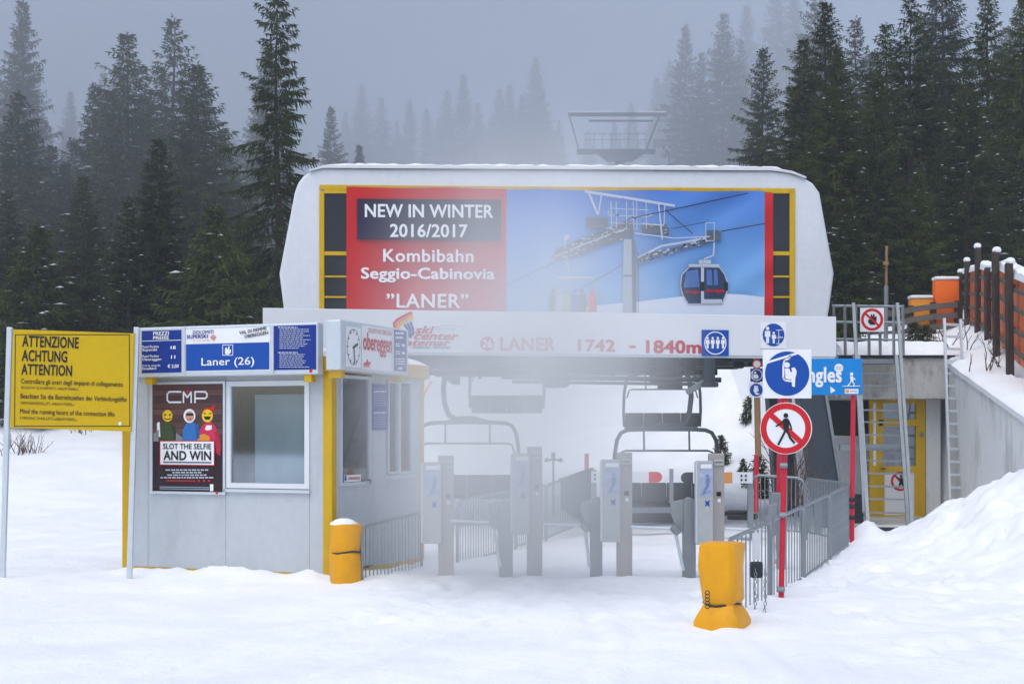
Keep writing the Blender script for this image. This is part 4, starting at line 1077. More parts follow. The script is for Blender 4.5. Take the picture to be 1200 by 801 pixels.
text('VAL DI FIEMME', PFt, 280, 385.2, 312.5, 389.0, T, M_BLACK, b1, 0.02); text('OBEREGGEN', PFt, 286, 390, 314.5, 393.8, T, M_BLACK, b1, 0.02)
text('Laner (26)', PF, 236, 418.5, 298, 430.5, T, M_PWHITE, b1, 0.012)
w = MB().pstroke(PF, [(261, 404), (272.8, 404), (272.8, 416), (261, 416), (261, 404)], 0.8, T)
w.ppoly(PF, [(263.5, 414), (263.8, 408), (265.5, 406.5), (266.5, 410), (268, 405.3), (269.2, 406), (268.6, 410), (270.8, 409), (270.5, 413), (268, 415), (265, 415)], T); w.build('emblem', M_PWHITE, b1)
rq = random.Random(3)
for k in range(20):
    if k == 11: continue
    y = 382.8+k*2.45; head = k in (0, 12)
    w = MB(); x = 327.5 if not head else 326.0; lim = rq.uniform(350, 364) if not head else 349
    while x < lim: ww = rq.uniform(1.5, 5); w.prect(PF, x, y, min(lim, x+ww), y+(1.3 if head else 0.9), T); x += ww+0.7
    w.build('small_print', M_PL, b1)
MB().pdisc(PF, 364, 434.4, 2.1, E+0.004, 14).build('sticker', M_RED, b1)
# board on the side, with a clock
b2 = board(PS, 399, 376.5, 384, 479, 435.5, 438, 0.07, 0.27, 'clock_board', 'white roof board with a clock and red lettering over the booth side door')
E2 = 0.274
uu = lambda px, py: PS.uv(px, py, E2)
rect_p(PS, 405, 383, 423, 430, E2, M_PWHITE, b2); rect_p(PS, 424, 383.5, 460, 433.5, E2, M_PWHITE, b2); rect_p(PS, 461.8, 387, 476.5, 434.5, E2+0.002, M_NAVY, b2)
MB().pbox(PS, 460, 385, 461.8, 435, E2-0.002, E2+0.015).build('divider', M_ALU, b2)
uc, vc = uu(414, 406.5)
Ru, Rv = uu(421.5, 406)[0]-uc, uu(414, 385.5)[1]-vc
ck = MB().poly([PS.at(uc+Ru*math.cos(a*0.1745), vc+Rv*math.sin(a*0.1745), E2+0.004) for a in range(36)]).build('clock_face', M_PWHITE, b2)
w = MB()
for h in range(60):
    a = h*math.pi/30; r0 = 0.82 if h % 5 == 0 else 0.92
    if h % 5: continue
    ca, sa = math.sin(a), math.cos(a); t = Vector((0, 0, 0)); wd = 0.008
    p0, p1 = PS.at(uc+Ru*r0*ca, vc+Rv*r0*sa, E2+0.008), PS.at(uc+Ru*0.99*ca, vc+Rv*0.99*sa, E2+0.008)
    sd_ = PS.N.cross(p1-p0).normalized()*wd
    w.poly([p0-sd_, p1-sd_, p1+sd_, p0+sd_])
w.build('hour_mark', M_BLACK, ck)
w = MB()
for (dx, dy, wd) in ((0.62, 0.2, 0.016), (0.12, -0.88, 0.011), (-0.2, -0.05, 0.012)):
    p0, p1 = PS.at(uc, vc, E2+0.011), PS.at(uc+Ru*dx, vc+Rv*dy, E2+0.011); sd_ = PS.N.cross(p1-p0).normalized()*wd
    w.poly([p0-sd_, p1-sd_, p1+sd_, p0+sd_])
w.build('clock_hand', M_BLACK, ck)
w = MB().pstroke(PS, [(405, 406.5), (406, 406.5)], 0.2, E2+0.02).build('clock_rim', M_BLACK, ck)
MB().add([PS.at(uc+Ru*f_*math.cos(a*0.1745), vc+Rv*f_*math.sin(a*0.1745), E2+0.007) for f_ in (1.0, 0.965) for a in range(36)], [(i_, (i_+1) % 36, 36+(i_+1) % 36, 36+i_) for i_ in range(36)]).build('clock_rim', M_PD, ck)
text('DOLOMITI ITALY OBEREGGEN', PS, 432, 386, 459, 391.5, E2+0.004, M_RED, b2, 0.0)
text('obereggen', PS, 425.5, 391, 459.5, 418, E2+0.004, M_RED, b2, 0.03)
w = MB().ppoly(PS, [(426, 425), (429, 424), (430.5, 420), (432, 424.5), (435, 423.5), (433, 428.5), (426.5, 428.5)], E2+0.004).build('emblem', M_RED, b2)
rect_p(PS, 426, 429.3, 434, 430.3, E2+0.004, M_PO, b2, 'small_print')
rq = random.Random(9)
for y, h in ((389, 2.6), (394, 2.6), (402, 1.4), (404.5, 1.4), (411, 1.4), (413.5, 1.4), (419.5, 1.5), (422.5, 1.5), (425.5, 1.5), (430, 3)):
    w = MB(); x = 463.5
    lim = 473 if y < 400 else (469 if y < 416 else 474.5)
    if y > 428: x, lim = 466.5, 471.5
    while x < lim: ww = rq.uniform(1.2, 3); w.prect(PS, x, y, min(lim, x+ww), y+h, E2+0.006); x += ww+0.5
    w.build('small_print', M_PWHITE, b2)
for y in (403, 412): rect_p(PS, 471, y, 474.5, y+3, E2+0.006, M_PWHITE, b2, 'small_print')

# ------------------------------------------------------------------ yellow warning sign on two leaning posts
DSG = 17.45
ang = math.radians(-1.9)
PY = Plane((0, DSG, 0), (math.cos(ang), 0, math.sin(ang)), (-math.sin(ang), 0, math.cos(ang)))
ys_ = thing('warning_sign', 'large yellow lift hours warning board on two tilted steel posts beside the booth', 'sign', tuple(P(80, 670, DSG)))
ypl = MB().pbox(PY, 13.5, 388, 155.5, 503, 0.0, 0.02).build('plate', M_SIGNY, ys_)
for xt, xb in ((10.5, 1.5), (159.5, 150.5)):
    a, b = P(xt, 383, DSG), P(xb, 688, DSG)
    MB().bar(a+Vector((0, 0.035, 0)), b+Vector((0, 0.035, 0)), 0.06, 0.065, (1, 0, 0)).build('post', M_ALU, ys_, bevel=0.008)
MB().pstroke(PY, [(18, 392), (151.5, 392), (152, 499), (17, 499), (18, 392)], 0.9, 0.023).build('border_line', M_BLACK, ys_)
for (s_, x0, y0, x1, y1, b) in (('ATTENZIONE', 26, 395, 92.5, 408.5, 0.0), ('ACHTUNG', 25.5, 411.5, 79, 425, 0.0), ('ATTENTION', 25, 428, 84.5, 441, 0.0),
                               ('Controllare gli orari degli impianti di collegamento', 24.5, 446.5, 144, 454, 0.01), ('SEGGIOVIA QUADRIPOSTO \u00abABSAM MEIERL\u00bb', 24.5, 454.5, 92, 458, 0.0),
                               ('Beachten Sie die Betriebszeiten der Verbindungslifte', 24, 464, 148.5, 471.5, 0.01), ('VIERMANNSESSELLIFT \u00abABSAM MEIERL\u00bb', 23.8, 472.3, 87, 475.6, 0.0),
                               ('Mind the running hours of the connection lifts', 23.3, 481.5, 134.5, 489, 0.01), ('4 PERSONS CHAIR-LIFTS \u00abABSAM MEIERL\u00bb', 23.2, 489.8, 90.5, 493.2, 0.0)):
    text(s_, PY, x0, y0-1.2, x1, y1-1.2, 0.024, M_BLACK, ys_, 0.003 if b else (0.028 if y1-y0 > 10 else 0.0))
MB().prect(PY, 139, 494, 142, 498, 0.024).build('sticker', M_PWHITE, ys_)

# ------------------------------------------------------------------ padded posts
def pad_post(px, ybase, D, r, h, flare, label):
    p = P(px, HY, D); z = gz(p.x, D)
    o = thing('padded_post', label, 'post pad', (p.x, D, z))
    prof = [(r*0.99, -0.12), (r, 0.10), (r*1.02, h*0.42), (r*0.98, h*0.485), (r*0.93, h*0.5), (r*0.97, h*0.515), (r*1.0, h*0.56), (r*0.99, h*0.9), (r*0.96, h*0.985), (r*0.86, h)]
    if flare: prof = [(r*1.3, -0.15), (r*1.28, 0.03), (r*1.12, h*0.13), (r*0.86, h*0.25), (r*0.97, h*0.31), (r*1.0, h*0.4), (r*1.02, h*0.7), (r*1.01, h*0.95), (r*0.97, h*0.99), (r*0.86, h)]
    m_ = MB().lathe(prof, (p.x, D, z), 22)
    rq = random.Random(int(px))
    if flare:
        sq = lambda x, y: (abs(math.cos(math.atan2(y-D, x-p.x)+0.5))**5+abs(math.sin(math.atan2(y-D, x-p.x)+0.5))**5)**-0.2
        m_.v = [(p.x+(x-p.x)*sq(x, y)*(0.95), D+(y-D)*sq(x, y)*0.95, zz) for x, y, zz in m_.v]
    m_.v = [(x+rq.uniform(-.006, .006)+0.012*math.sin(zz*9+y*14), y+rq.uniform(-.006, .006), zz+rq.uniform(-.004, .004)) for x, y, zz in m_.v]
    b = m_.build('cushion', M_PAD, o, smooth=True)
    MB().tube([(p.x, D, z-0.3), (p.x, D, z+h*0.97)], 0.04, 8).build('post', M_GALV, o)
    zz = z+h*(0.25 if flare else 0.5); rr_ = r*(0.90 if flare else 0.955)
    MB().tube([(p.x+rr_*math.cos(a*0.2618), D+rr_*math.sin(a*0.2618), zz+0.012*math.sin(a*0.7)) for a in range(25)], 0.011, 6).build('strap', M_DARK, o)
    return o, Vector((p.x, D, z+h))
o, tp = pad_post(405, 672, 16.75, 0.185, 0.66, False, 'yellow padded post capped with snow at the booth corner')
MB().lathe([(0.165, -0.012), (0.155, 0.012), (0.10, 0.045), (0.05, 0.06), (0.01, 0.062)], (tp.x-0.02, tp.y, tp.z), 16).build('snow_cap', SNOW, o, smooth=True)
o, tp = pad_post(846, 737, 13.0, 0.185, 0.74, True, 'large yellow padded post with flared foot before the right barrier')
for k in range(5):
    MB().tube([P(829, 694+k*4, 12.78)+Vector((0.02*math.cos(a*1.05), 0, 0.02*math.sin(a*1.05))) for a in range(7)], 0.005, 5).build('chain_link', M_DARK, o)

# ------------------------------------------------------------------ ticket readers and turnstile arms
def reader(xp0, xp1, yt, D, xa0, xa1, ya0, ya1, label):
    pl = Plane.through(xp0, D, xp1, D)
    x = P((xp0+xp1)/2, HY, D).x; z = gz(x, D)
    o = thing('ticket_reader', label, 'ticket reader', (x, D, z), group='ticket readers of the turnstile row')
    zt = ZC+(HY-yt)/F*D
    u0, u1 = P(xp0, HY, D).x, P(xp1, HY, D).x
    MB().obox((0, D, 0), (1, 0, 0), (0, 0, 1), (0, -1, 0), (u0, u1), (z-0.35, zt), (-0.12, 0.0)).build('column', M_POSTB, o, bevel=0.012)
    hd = MB().pbox(pl, xp0+6, yt+7, xp1-1, yt+14, 0, 0.025).build('slot', M_READER, o, bevel=0.006)
    MB().pbox(pl, xp0+7, yt+10, xp1-2, yt+11, 0.02, 0.028).build('slot_opening', M_BLACK, hd)
    MB().pbox(pl, xp1-9, yt+45, xp1-4, yt+50, 0, 0.02).build('lamp', M_BLACK, o)
    MB().pbox(pl, xp1-8, yt+53, xp1-4.5, yt+57, 0, 0.01).build('sticker', M_PWHITE, o)
    pn = MB().pbox(pl, xa0, ya0, xa1, ya1, -0.05, 0.06)
    pn = pn.build('panel', M_READER, o, bevel=0.015)
    MB().pbox(pl, xa0-0.8, ya0+1.5, xa0+1.2, ya1-1.5, -0.06, 0.066).build('side_trim', M_ALU, pn, bevel=0.004)
    ps = MB().pbox(pl, xa0+4, ya0+3, xa1-1, ya0+42, 0.058, 0.064).build('poster', mat('reader_poster_blue', (0.36, 0.42, 0.56), 0.5, 0, 0.35, 12), pn)
    xm = (xa0+xa1)/2+2
    MB().pdisc(pl, xm+1, ya0+18, 2, 0.067, 10).ppoly(pl, [(xm-1, ya0+21), (xm+4, ya0+20), (xm+3, ya0+30), (xm-3, ya0+39), (xm-5, ya0+38), (xm-1, ya0+29)], 0.067).pstroke(pl, [(xm-7, ya0+40), (xm+4, ya0+36)], 0.8, 0.067).build('printed_skier', mat('print_slate_blue', (0.16, 0.24, 0.42), 0.5), ps)
    MB().prect(pl, xa0+5, ya0+4, xa1-2, ya0+9, 0.067).build('printed_cloud', M_PWHITE, ps)
    MB().ppoly(pl, [(xm-2, ya0+46), (xm+1, ya0+48), (xm+4, ya0+45.5), (xm+3, ya0+50), (xm+4, ya0+54), (xm+1, ya0+52), (xm-2, ya0+54), (xm-1, ya0+50)], 0.064).build('emblem', M_BLUE, pn)
    MB().prect(pl, xa0+4, ya1-6, xa0+9, ya1-4.5, 0.064).build('maker_label', M_PG, pn)
    return o
reader(513.5, 531.5, 533.5, 17.7, 494, 517.5, 541, 637, 'ticket reader nearest the booth, just right of its side barrier')
reader(617.5, 635.5, 523, 17.75, 599, 621, 530.5, 626, 'misty taller ticket reader, second from the booth')
reader(723, 741, 530, 17.45, 704.5, 727, 538, 635, 'ticket reader third from the booth, below the raised chair')
reader(831, 849, 531, 17.2, 816, 836, 539.5, 638, 'ticket reader behind the large yellow padded post')

def gate(x0, x1, yt, D, hx0, hy0, hy1, arm_x, arm_y, foot, label, rod=None):
    pl = Plane.through(x0, D, x1, D); x = P((x0+x1)/2, HY, D).x; z = gz(x, D)
    o = thing('turnstile', label, 'turnstile', (x, D, z), group='turnstiles of the entry row')
    zt = ZC+(HY-yt)/F*D; u0, u1 = P(x0, HY, D).x, P(x1, HY, D).x; r = (u1-u0)/2; uc = (u0+u1)/2
    pts = [Vector((u0, D, z-0.3)), Vector((u1, D, z-0.3)), Vector((u1, D, zt-r))] + [Vector((uc+r*math.cos(a), D, zt-r+r*math.sin(a))) for a in (0.5, 1.0, 1.57, 2.1, 2.6)] + [Vector((u0, D, zt-r))]
    MB().prism(pts, (0, 0.16, 0)).build('pedestal', M_BARR, o, bevel=0.008)
    h = MB().prism([pl.hit(hx0, hy0, -0.02), pl.hit(x0, hy0-3, -0.02), pl.hit(x0, hy1+12, -0.02), pl.hit(hx0+5, hy1, -0.02), pl.hit(hx0, hy0+12, -0.02)][::-1], (0, 0.12, 0)).build('head', M_BARR, o, bevel=0.008)
    hub = P(hx0+4, arm_y+1, D-0.04)
    MB().tube([hub+Vector((-0.03, 0, 0.03)), hub+Vector((0.05, 0, -0.06))], 0.05, 10).build('hub', M_GALV, o, smooth=True)
    MB().tube([hub, P(arm_x, arm_y-1, D-0.05)], 0.021, 8).build('arm', M_ALU, o, smooth=True)
    MB().tube([hub, P(foot[0], foot[1], D-0.08)], 0.021, 8).build('arm', M_ALU, o, smooth=True)
    if rod: MB().pbox(pl, rod[0], rod[1], rod[0]+4.2, hy0+2, -0.1, -0.03).build('rod', M_BARR, o, bevel=0.004)
    return o
gate(584.5, 601, 586.5, 17.7, 574, 590, 612, 527, 611, (586, 664), 'turnstile between the booth-side reader and the misty tall reader')
gate(692, 706, 581, 17.7, 681, 588, 612, 637, 614.5, (691, 664), 'turnstile beside the third reader, arm reaching to the misty reader')
gate(801, 815.5, 582.5, 17.35, 786.5, 588, 613, 740, 618, (801, 668), 'turnstile with upright rod beside the reader at the padded post', (785, 549))
gate(912, 922, 586, 18.6, 900, 592, 612, 850, 620, (909, 655), 'rightmost turnstile half hidden behind the red sign pole')

# ------------------------------------------------------------------ crowd barriers
BARM = None
def barrier(a, b, za, zb, label, depth=1.05, step=0.115, group='steel crowd barriers', m_=None, ext=None):
    """a, b: (x, y) ends; za, zb: heights of the top rail; the lower end sinks into the snow"""
    global BARM
    m_ = m_ or M_GALV
    A, B = Vector((a[0], a[1], za)), Vector((b[0], b[1], zb))
    L = (B-A).length; t = (B-A)/L
    o = thing('crowd_barrier', label, 'barrier', ((a[0]+b[0])/2, (a[1]+b[1])/2, (za+zb)/2-depth), group=group)
    dn = Vector((0, 0, -1))
    c = 0.12
    MB().tube([A+dn*depth, A+dn*c, A+dn*0.035+t*0.035, A+t*c, B-t*c, B+dn*0.035-t*0.035, B+dn*c, B+dn*depth], 0.021, 8).build('frame', m_, o, smooth=True)
    MB().tube([A+dn*(depth-0.18), B+dn*(depth-0.18)], 0.016, 6).build('lower_rail', m_, o)
    if BARM is None:
        mb = MB().tube([(0, 0, 0), (0, 0, -1)], 0.008, 6)
        BARM = bpy.data.meshes.new('bar'); BARM.from_pydata(mb.v, [], mb.f); BARM.materials.append(M_GALV)
    n = int(L/step)
    for k in range(1, n):
        q = A+t*(L*k/n)-o.location
        s = bpy.data.objects.new('bar', BARM); COL.objects.link(s); s.parent = o; s.location = q; s.scale = (1, 1, depth-0.18)
    return o
def pxy(px, D): return ((px-600)/F*D, D)
def ztop(py, D): return ZC+(HY-py)/F*D
# row along the right of the lane, running away from the viewer
n_ = 4
A0, A1 = Vector((2.06, 13.55)), Vector((5.13, 21.5))
names = ['nearest right-hand crowd barrier, touching the large yellow padded post', 'second right-hand crowd barrier, just behind the red sign pole', 'third crowd barrier of the right-hand row', 'farthest crowd barrier of the right-hand row, at the Singles sign pole']
for k in range(n_):
    p, q = A0+(A1-A0)*(k/n_), A0+(A1-A0)*((k+1)/n_-0.012)
    zz = lambda v: 0.75+0.24*((v-A0).length/(A1-A0).length)
    barrier((p.x, p.y), (q.x, q.y), zz(p), zz(q), names[k], step=(0.20, 0.17, 0.13, 0.10)[k])
# second row behind
barrier(pxy(881, 23.5), pxy(943, 23.2), ztop(556, 23.5), ztop(560, 23.2), 'far crowd barrier across the lane behind the red sign pole', step=0.07)
barrier(pxy(944, 23.2), pxy(999, 21.7), ztop(560, 23.2), ztop(567, 21.7), 'far crowd barrier meeting the end of the right-hand row', step=0.05)
barrier(pxy(424, 16.75), pxy(494, 19.0), ztop(617, 16.75), ztop(600, 19.0), 'crowd barrier leaning along the booth side wall behind the snow-capped pad', depth=0.95, step=0.13)
barrier(pxy(536, 19.5), pxy(600, 21.6), ztop(587, 19.5), ztop(574, 21.6), 'misty crowd barrier behind the left turnstile', step=0.10)
barrier(pxy(604, 21.8), pxy(640, 23.4), ztop(573, 21.8), ztop(568, 23.4), 'misty crowd barrier behind the tall misty reader', step=0.10)
barrier(pxy(640, 23.4), pxy(693, 26.0), ztop(568, 23.4), ztop(552, 26.0), 'misty crowd barrier with dark cover ending at the red marker pole', step=0.10)
cv = thing('barrier_cover', 'dark fabric cover hung over the misty middle barrier', 'cover', pxy(678, 25)+(0.2,))
Pq = Plane.through(655, 24.0, 694, 25.9)
w = MB(); g = []
for i_ in range(13):
    for j_ in range(9):
        a, b = i_/12, j_/8
        px = 657+36*a; yt_ = 563-12*min(1, a*1.4); yb = 596+26*min(1, a*1.3)*1.0-10*a
        g.append(Pq.hit(px, yt_+(yb-yt_)*b, 0.10+0.035*math.sin(a*16+b*2)*b))
w.add(g, [(i_*9+j_, i_*9+j_+1, (i_+1)*9+j_+1, (i_+1)*9+j_) for i_ in range(12) for j_ in range(8)]).build('fabric', mat('dark_grey_fabric', (0.06, 0.07, 0.08), 0.8, 0, 0.2, 6, 0.3), cv, smooth=True)
MB().tube([Pq.hit(656, 562, 0.06), Pq.hit(694, 549, 0.06)], 0.03, 8).build('rail', M_GALV, cv)
mk = thing('marker_pole', 'short red marker pole on the end of the misty barrier', 'pole', pxy(687.5, 25.9)+(0.1,))
MB().tube([P(687.5, 610, 25.9), P(687.5, 531, 25.9)], 0.04, 10).build('pole', M_POLE, mk, smooth=True)

# ------------------------------------------------------------------ loading gates and small things behind the turnstiles
M_ORB = mat('board_orange', (0.62, 0.26, 0.08), 0.5)
ga = thing('loading_gate', 'white loading gate board with red rounded tip behind the third reader', 'gate', pxy(700, 22.5)+(0.0,))
PG = Plane.through(690, 22.5, 780, 22.5)
def rounded(x0, x1, y0, y1, right):
    r = (y1-y0)/2; ym = (y0+y1)/2; p = []
    if right: p = [(x0, y0)]+[(x1-r+r*math.cos(a), ym-r*math.sin(a)) for a in np.linspace(1.57, -1.57, 9)]+[(x0, y1)]
    else: p = [(x1, y1)]+[(x0+r-r*math.cos(a), ym+r*math.sin(a)) for a in np.linspace(1.57, -1.57, 9)]+[(x1, y0)]
    return p
def slab(pl, pts, n0, n1): return MB().prism([pl.hit(x, y, n1) for x, y in pts], -pl.N*(n1-n0))
MB().pbox(PG, 693, 552.5, 760, 565, -0.03, 0.0).build('board', M_WHITE, ga, bevel=0.004)
slab(PG, rounded(760.5, 776, 552.5, 565, True), -0.03, 0.0).build('tip', M_RED, ga)
for x, y in ((697, 556), (697, 561), (712, 556), (712, 561)): MB().tube([PG.hit(x, y, 0), PG.hit(x, y, 0.015)], 0.02, 8).build('bolt', M_DARK, ga)
MB().pbox(PG, 693, 550, 699, 625, -0.14, -0.03).build('post', M_GALV, ga)
gb = thing('loading_gate', 'black-tipped loading gate board with orange band behind the reader at the padded post', 'gate', pxy(880, 22.5)+(0.0,))
slab(PG, rounded(798, 812, 553, 566, False), -0.03, 0).build('tip', M_DARK, gb)
MB().pbox(PG, 812.3, 553, 846, 566, -0.03, 0).build('board', M_WHITE, gb, bevel=0.004); MB().pbox(PG, 846.3, 553, 858, 566, -0.03, 0).build('band', M_ORB, gb, bevel=0.004)
MB().pbox(PG, 858.3, 553, 882, 566, -0.03, 0).build('board', M_WHITE, gb, bevel=0.004); MB().pbox(PG, 877, 551, 883, 625, -0.14, -0.03).build('post', M_GALV, gb)
for x, y in ((874, 557), (874, 562), (869, 557), (869, 562)): MB().tube([PG.hit(x, y, 0), PG.hit(x, y, 0.015)], 0.018, 8).build('bolt', M_DARK, gb)
pm = thing('loading_threshold', 'low dark rubber edged beam across the loading lane', 'beam', (3.0, 25, 0.1))
MB().obox((0, 24.8, 0), (1, 0, 0), (0, 1, 0), (0, 0, 1), (P(738, HY, 24.8).x, P(790, HY, 24.8).x), (0, 0.3), (0.20, 0.36)).build('beam', M_DARK, pm, bevel=0.02)
pm2 = thing('rubber_mat', 'crumpled dark rubber mats lying on snow behind the padded post reader', 'mat', pxy(868, 23.8)+(0.2,))
for k, (x0, x1, y0, y1) in enumerate(((848, 874, 599, 604), (852, 884, 603, 609))):
    MB().pbox(Plane.through(840, 23.8-k*0.2, 890, 23.6-k*0.2), x0, y0, x1, y1, -0.5, 0).build('sheet', M_CUSH, pm2, bevel=0.02)
lp = thing('lamp_post', 'small misty lamp post with four lamp heads beyond the barriers', 'lamp post', pxy(648.5, 30)+(0.0,))
DL = 30
MB().tube([P(648.5, 612, DL), P(648.5, 535, DL)], 0.022, 8).build('mast', M_DARK, lp)
MB().tube([P(640.5, 538.5, DL), P(657, 538.5, DL)], 0.022, 6).build('crossarm', M_DARK, lp)
for x, y in ((641, 538), (656.5, 538), (648.5, 531.5), (648.5, 536)):
    MB().lathe([(0.03, -0.02), (0.055, 0.0), (0.05, 0.04), (0.02, 0.07)], tuple(P(x, y+2, DL)), 10).build('lamp_head', M_DARK, lp, smooth=True)
orp = tag(MB().tube([P(800+k*10, 431-k*1.3+3*math.sin(k*0.4), 29) for k in range(10)], 0.014, 6).build('rope', M_ORANGE), 'thin orange rope strung under the name board', 'rope')
orq = tag(MB().tube([P(494, 470, 23), P(499, 458, 23), P(506, 446, 23)], 0.018, 6).build('rope', M_ORANGE), 'orange rope end hanging beside the booth rear corner', 'rope')

# ------------------------------------------------------------------ signs on poles at the right
def pole(o, px, y0, y1, D, r=0.033, lean=0.0, m_=None, name='pole'):
    return MB().tube([P(px+lean, y0, D), P(px, y1+20, D)], r, 10).build(name, m_ or M_POLE, o, smooth=True)
DP = 15.3
PP = Plane.through(880, DP-0.04, 960, DP-0.04)
sp_ = thing('prohibition_sign', 'red pole carrying a round no pedestrians sign under a square chairlift sign', 'sign', pxy(916, DP)+(gz(*pxy(916, DP)),))
pole(sp_, 915, 462, 697, DP, 0.031, 6)
for y in (545, 603, 690): MB().tube([P(920-(y-462)*0.02-4, y, DP-0.03), P(920-(y-462)*0.02+4, y, DP-0.03)], 0.03, 8).build('clamp', M_GALV, sp_)
pl_ = MB().pbox(PP, 894, 409.5, 951, 466.5, 0, 0.014).build('square_plate', M_PWHITE, sp_, bevel=0.003)
MB().pdisc(PP, 922.5, 437.5, 26, 0.017, 48).build('blue_disc', M_BLUE, pl_)
w = MB().pstroke(PP, [(899, 424.5), (935, 413.5)], 2.6, 0.020)
w.pstroke(PP, [(926, 416.5), (925, 419.5), (919.5, 422), (918, 427), (918, 443), (920, 445.5), (929, 446.5), (930.5, 452.5)], 2.2, 0.020)
w.pdisc(PP, 922.3, 427.5, 3.3, 0.020, 16)
w.ppoly(PP, [(919.5, 431.5), (925, 431.5), (926.5, 436), (931, 434), (933.5, 437), (932, 442.5), (931.5, 452.5), (928.3, 452.5), (927.5, 444.5), (920.5, 443.5)], 0.022)
w.ppoly(PP, [(927.5, 431), (931, 430), (933.5, 434), (933, 440), (929, 441)], 0.0235)
w.build('pictogram', M_PWHITE, pl_)
dk = MB()
u, v = PP.uv(921, 501.7); R_ = 30.3/F*DP
c0 = [PP.at(u+R_*math.cos(a*0.1309), v+R_*math.sin(a*0.1309), 0.0) for a in range(48)]
dk.prism(c0[::-1], PP.N*0.014); dk = dk.build('round_plate', M_PWHITE, sp_)
w = MB().pdisc(PP, 921, 501.7, 29.6, 0.017, 48, 22.7).build('red_ring', M_RED, dk)
MB().pstroke(PP, [(903.5, 486), (938.5, 517.5)], 6.5, 0.018).build('red_slash', M_RED, dk)
w = MB().pdisc(PP, 921, 486.5, 2.8, 0.022, 16)
w.ppoly(PP, [(918.5, 490), (923.5, 490), (925, 496), (924, 506), (919, 506), (917.5, 497)], 0.022)
w.pstroke(PP, [(919, 491.5), (914.5, 496.5), (909.5, 499)], 1.8, 0.0225).pstroke(PP, [(923.5, 491.5), (926.5, 498), (927.5, 503)], 1.8, 0.0225)
w.pstroke(PP, [(920, 505), (916, 513), (912, 520.5)], 2.4, 0.0228).pstroke(PP, [(923, 505), (926, 513), (931, 518.5)], 2.4, 0.0231)
w.build('pictogram', M_BLACK, dk)
sp2 = thing('slalom_pole', 'second red pole close behind the no pedestrians sign', 'pole', pxy(909, 19.5)+(0.0,))
pole(sp2, 911, 466, 640, 19.5, 0.03, 3)
MB().pbox(Plane.through(900, 19.4, 920, 19.4), 903, 577, 921, 594, -0.1, 0.05).build('clamp_box', M_GALV, sp2, bevel=0.01)
# blue Singles lane sign
DV = 21.2
PV = Plane.through(930, DV-0.05, 1010, DV-0.05)
sg = thing('lane_sign', 'light blue Singles lane sign on a thin red pole', 'sign', pxy(999, DV)+(gz(*pxy(999, DV)),))
pole(sg, 998, 455, 645, DV, 0.035, 2)
MB().pbox(PV, 915, 420, 1010.5, 462.5, 0, 0.015).build('plate', M_LBLUE, sg, bevel=0.003)
text('Singles', PV, 932, 429.5, 986.5, 453.5, 0.019, M_PWHITE, sg, 0.035)
MB().pdisc(PV, 983, 431, 5.2, 0.019, 20).build('emblem', M_PWHITE, sg)
MB().pstroke(PV, [(979.5, 430), (986.5, 430)], 0.8, 0.022).pstroke(PV, [(980, 432.3), (986, 432.3)], 0.8, 0.022).build('emblem_print', M_PG, sg)
w = MB().pdisc(PV, 998, 438, 2.0, 0.019, 14)
w.ppoly(PV, [(996, 440.5), (999.5, 440.5), (1000.5, 446), (997, 446.5)], 0.019).pstroke(PV, [(998, 446), (1001, 449), (1000.5, 452.5)], 1.4, 0.0195).pstroke(PV, [(997.5, 446), (996, 449), (993.5, 452)], 1.4, 0.0198).pstroke(PV, [(999, 442), (1002.5, 444.5)], 1, 0.0201).pstroke(PV, [(987.5, 452.2), (1008, 452)], 0.8, 0.0204)
w.build('pictogram', M_PWHITE, sg)
MB().ppoly(PV, [(973, 452.5), (976.5, 455), (979, 457.5), (973.5, 460.5)], 0.019).build('arrow', M_PWHITE, sg)
MB().prect(PV, 990, 455.5, 1006, 461, 0.019).build('sponsor_plate', M_PWHITE, sg); MB().prect(PV, 991, 456.5, 995, 460, 0.021).build('sponsor_mark', M_AMBER, sg)
rect_p(PV, 996, 457.5, 1005, 459, 0.021, M_PG, sg, 'small_print')
for y in (585, 593, 606): MB().tube([P(995.5, y, DV-0.03), P(1001.5, y, DV-0.03)], 0.03, 8).build('clamp', M_DARK, sg)
# small instruction signs on a wooden post
DW = 24.6
PW = Plane.through(870, DW-0.05, 900, DW-0.05)
ws = thing('instruction_post', 'brown wooden post with two small blue round instruction signs', 'sign', pxy(888, DW)+(0.0,))
MB().tube([P(886.5, 420, DW), P(888.5, 534, DW)], 0.055, 8).build('post', M_BROWN, ws, smooth=True)
MB().tube([P(886.5, 533, DW), P(886, 600, DW)], 0.042, 8).build('pole', M_POLE, ws, smooth=True)
MB().pbox(PW, 879.5, 431.5, 894, 447, 0.01, 0.022).build('plate', M_NAVY, ws); MB().pdisc(PW, 886.5, 439, 6.8, 0.025, 24, 6.0).build('ring', M_PWHITE, ws)
w = MB().pdisc(PW, 885, 436.5, 1.4, 0.026, 10).ppoly(PW, [(883, 438.5), (887.5, 438.5), (889, 441), (888, 443.5), (883, 443)], 0.026).pstroke(PW, [(882, 434.5), (882, 444)], 0.9, 0.0265); w.build('pictogram', M_PWHITE, ws)
MB().pbox(PW, 878, 448, 894, 465.5, 0.01, 0.022).build('plate', M_PWHITE, ws); MB().pdisc(PW, 886.3, 456.8, 7.6, 0.025, 24).build('blue_disc', M_BLUE, ws)
w = MB().ppoly(PW, [(884, 451.5), (888, 452), (889, 458), (886, 459.5), (891, 461.5), (886, 462.5), (883, 458)], 0.028).build('pictogram', M_PWHITE, ws)
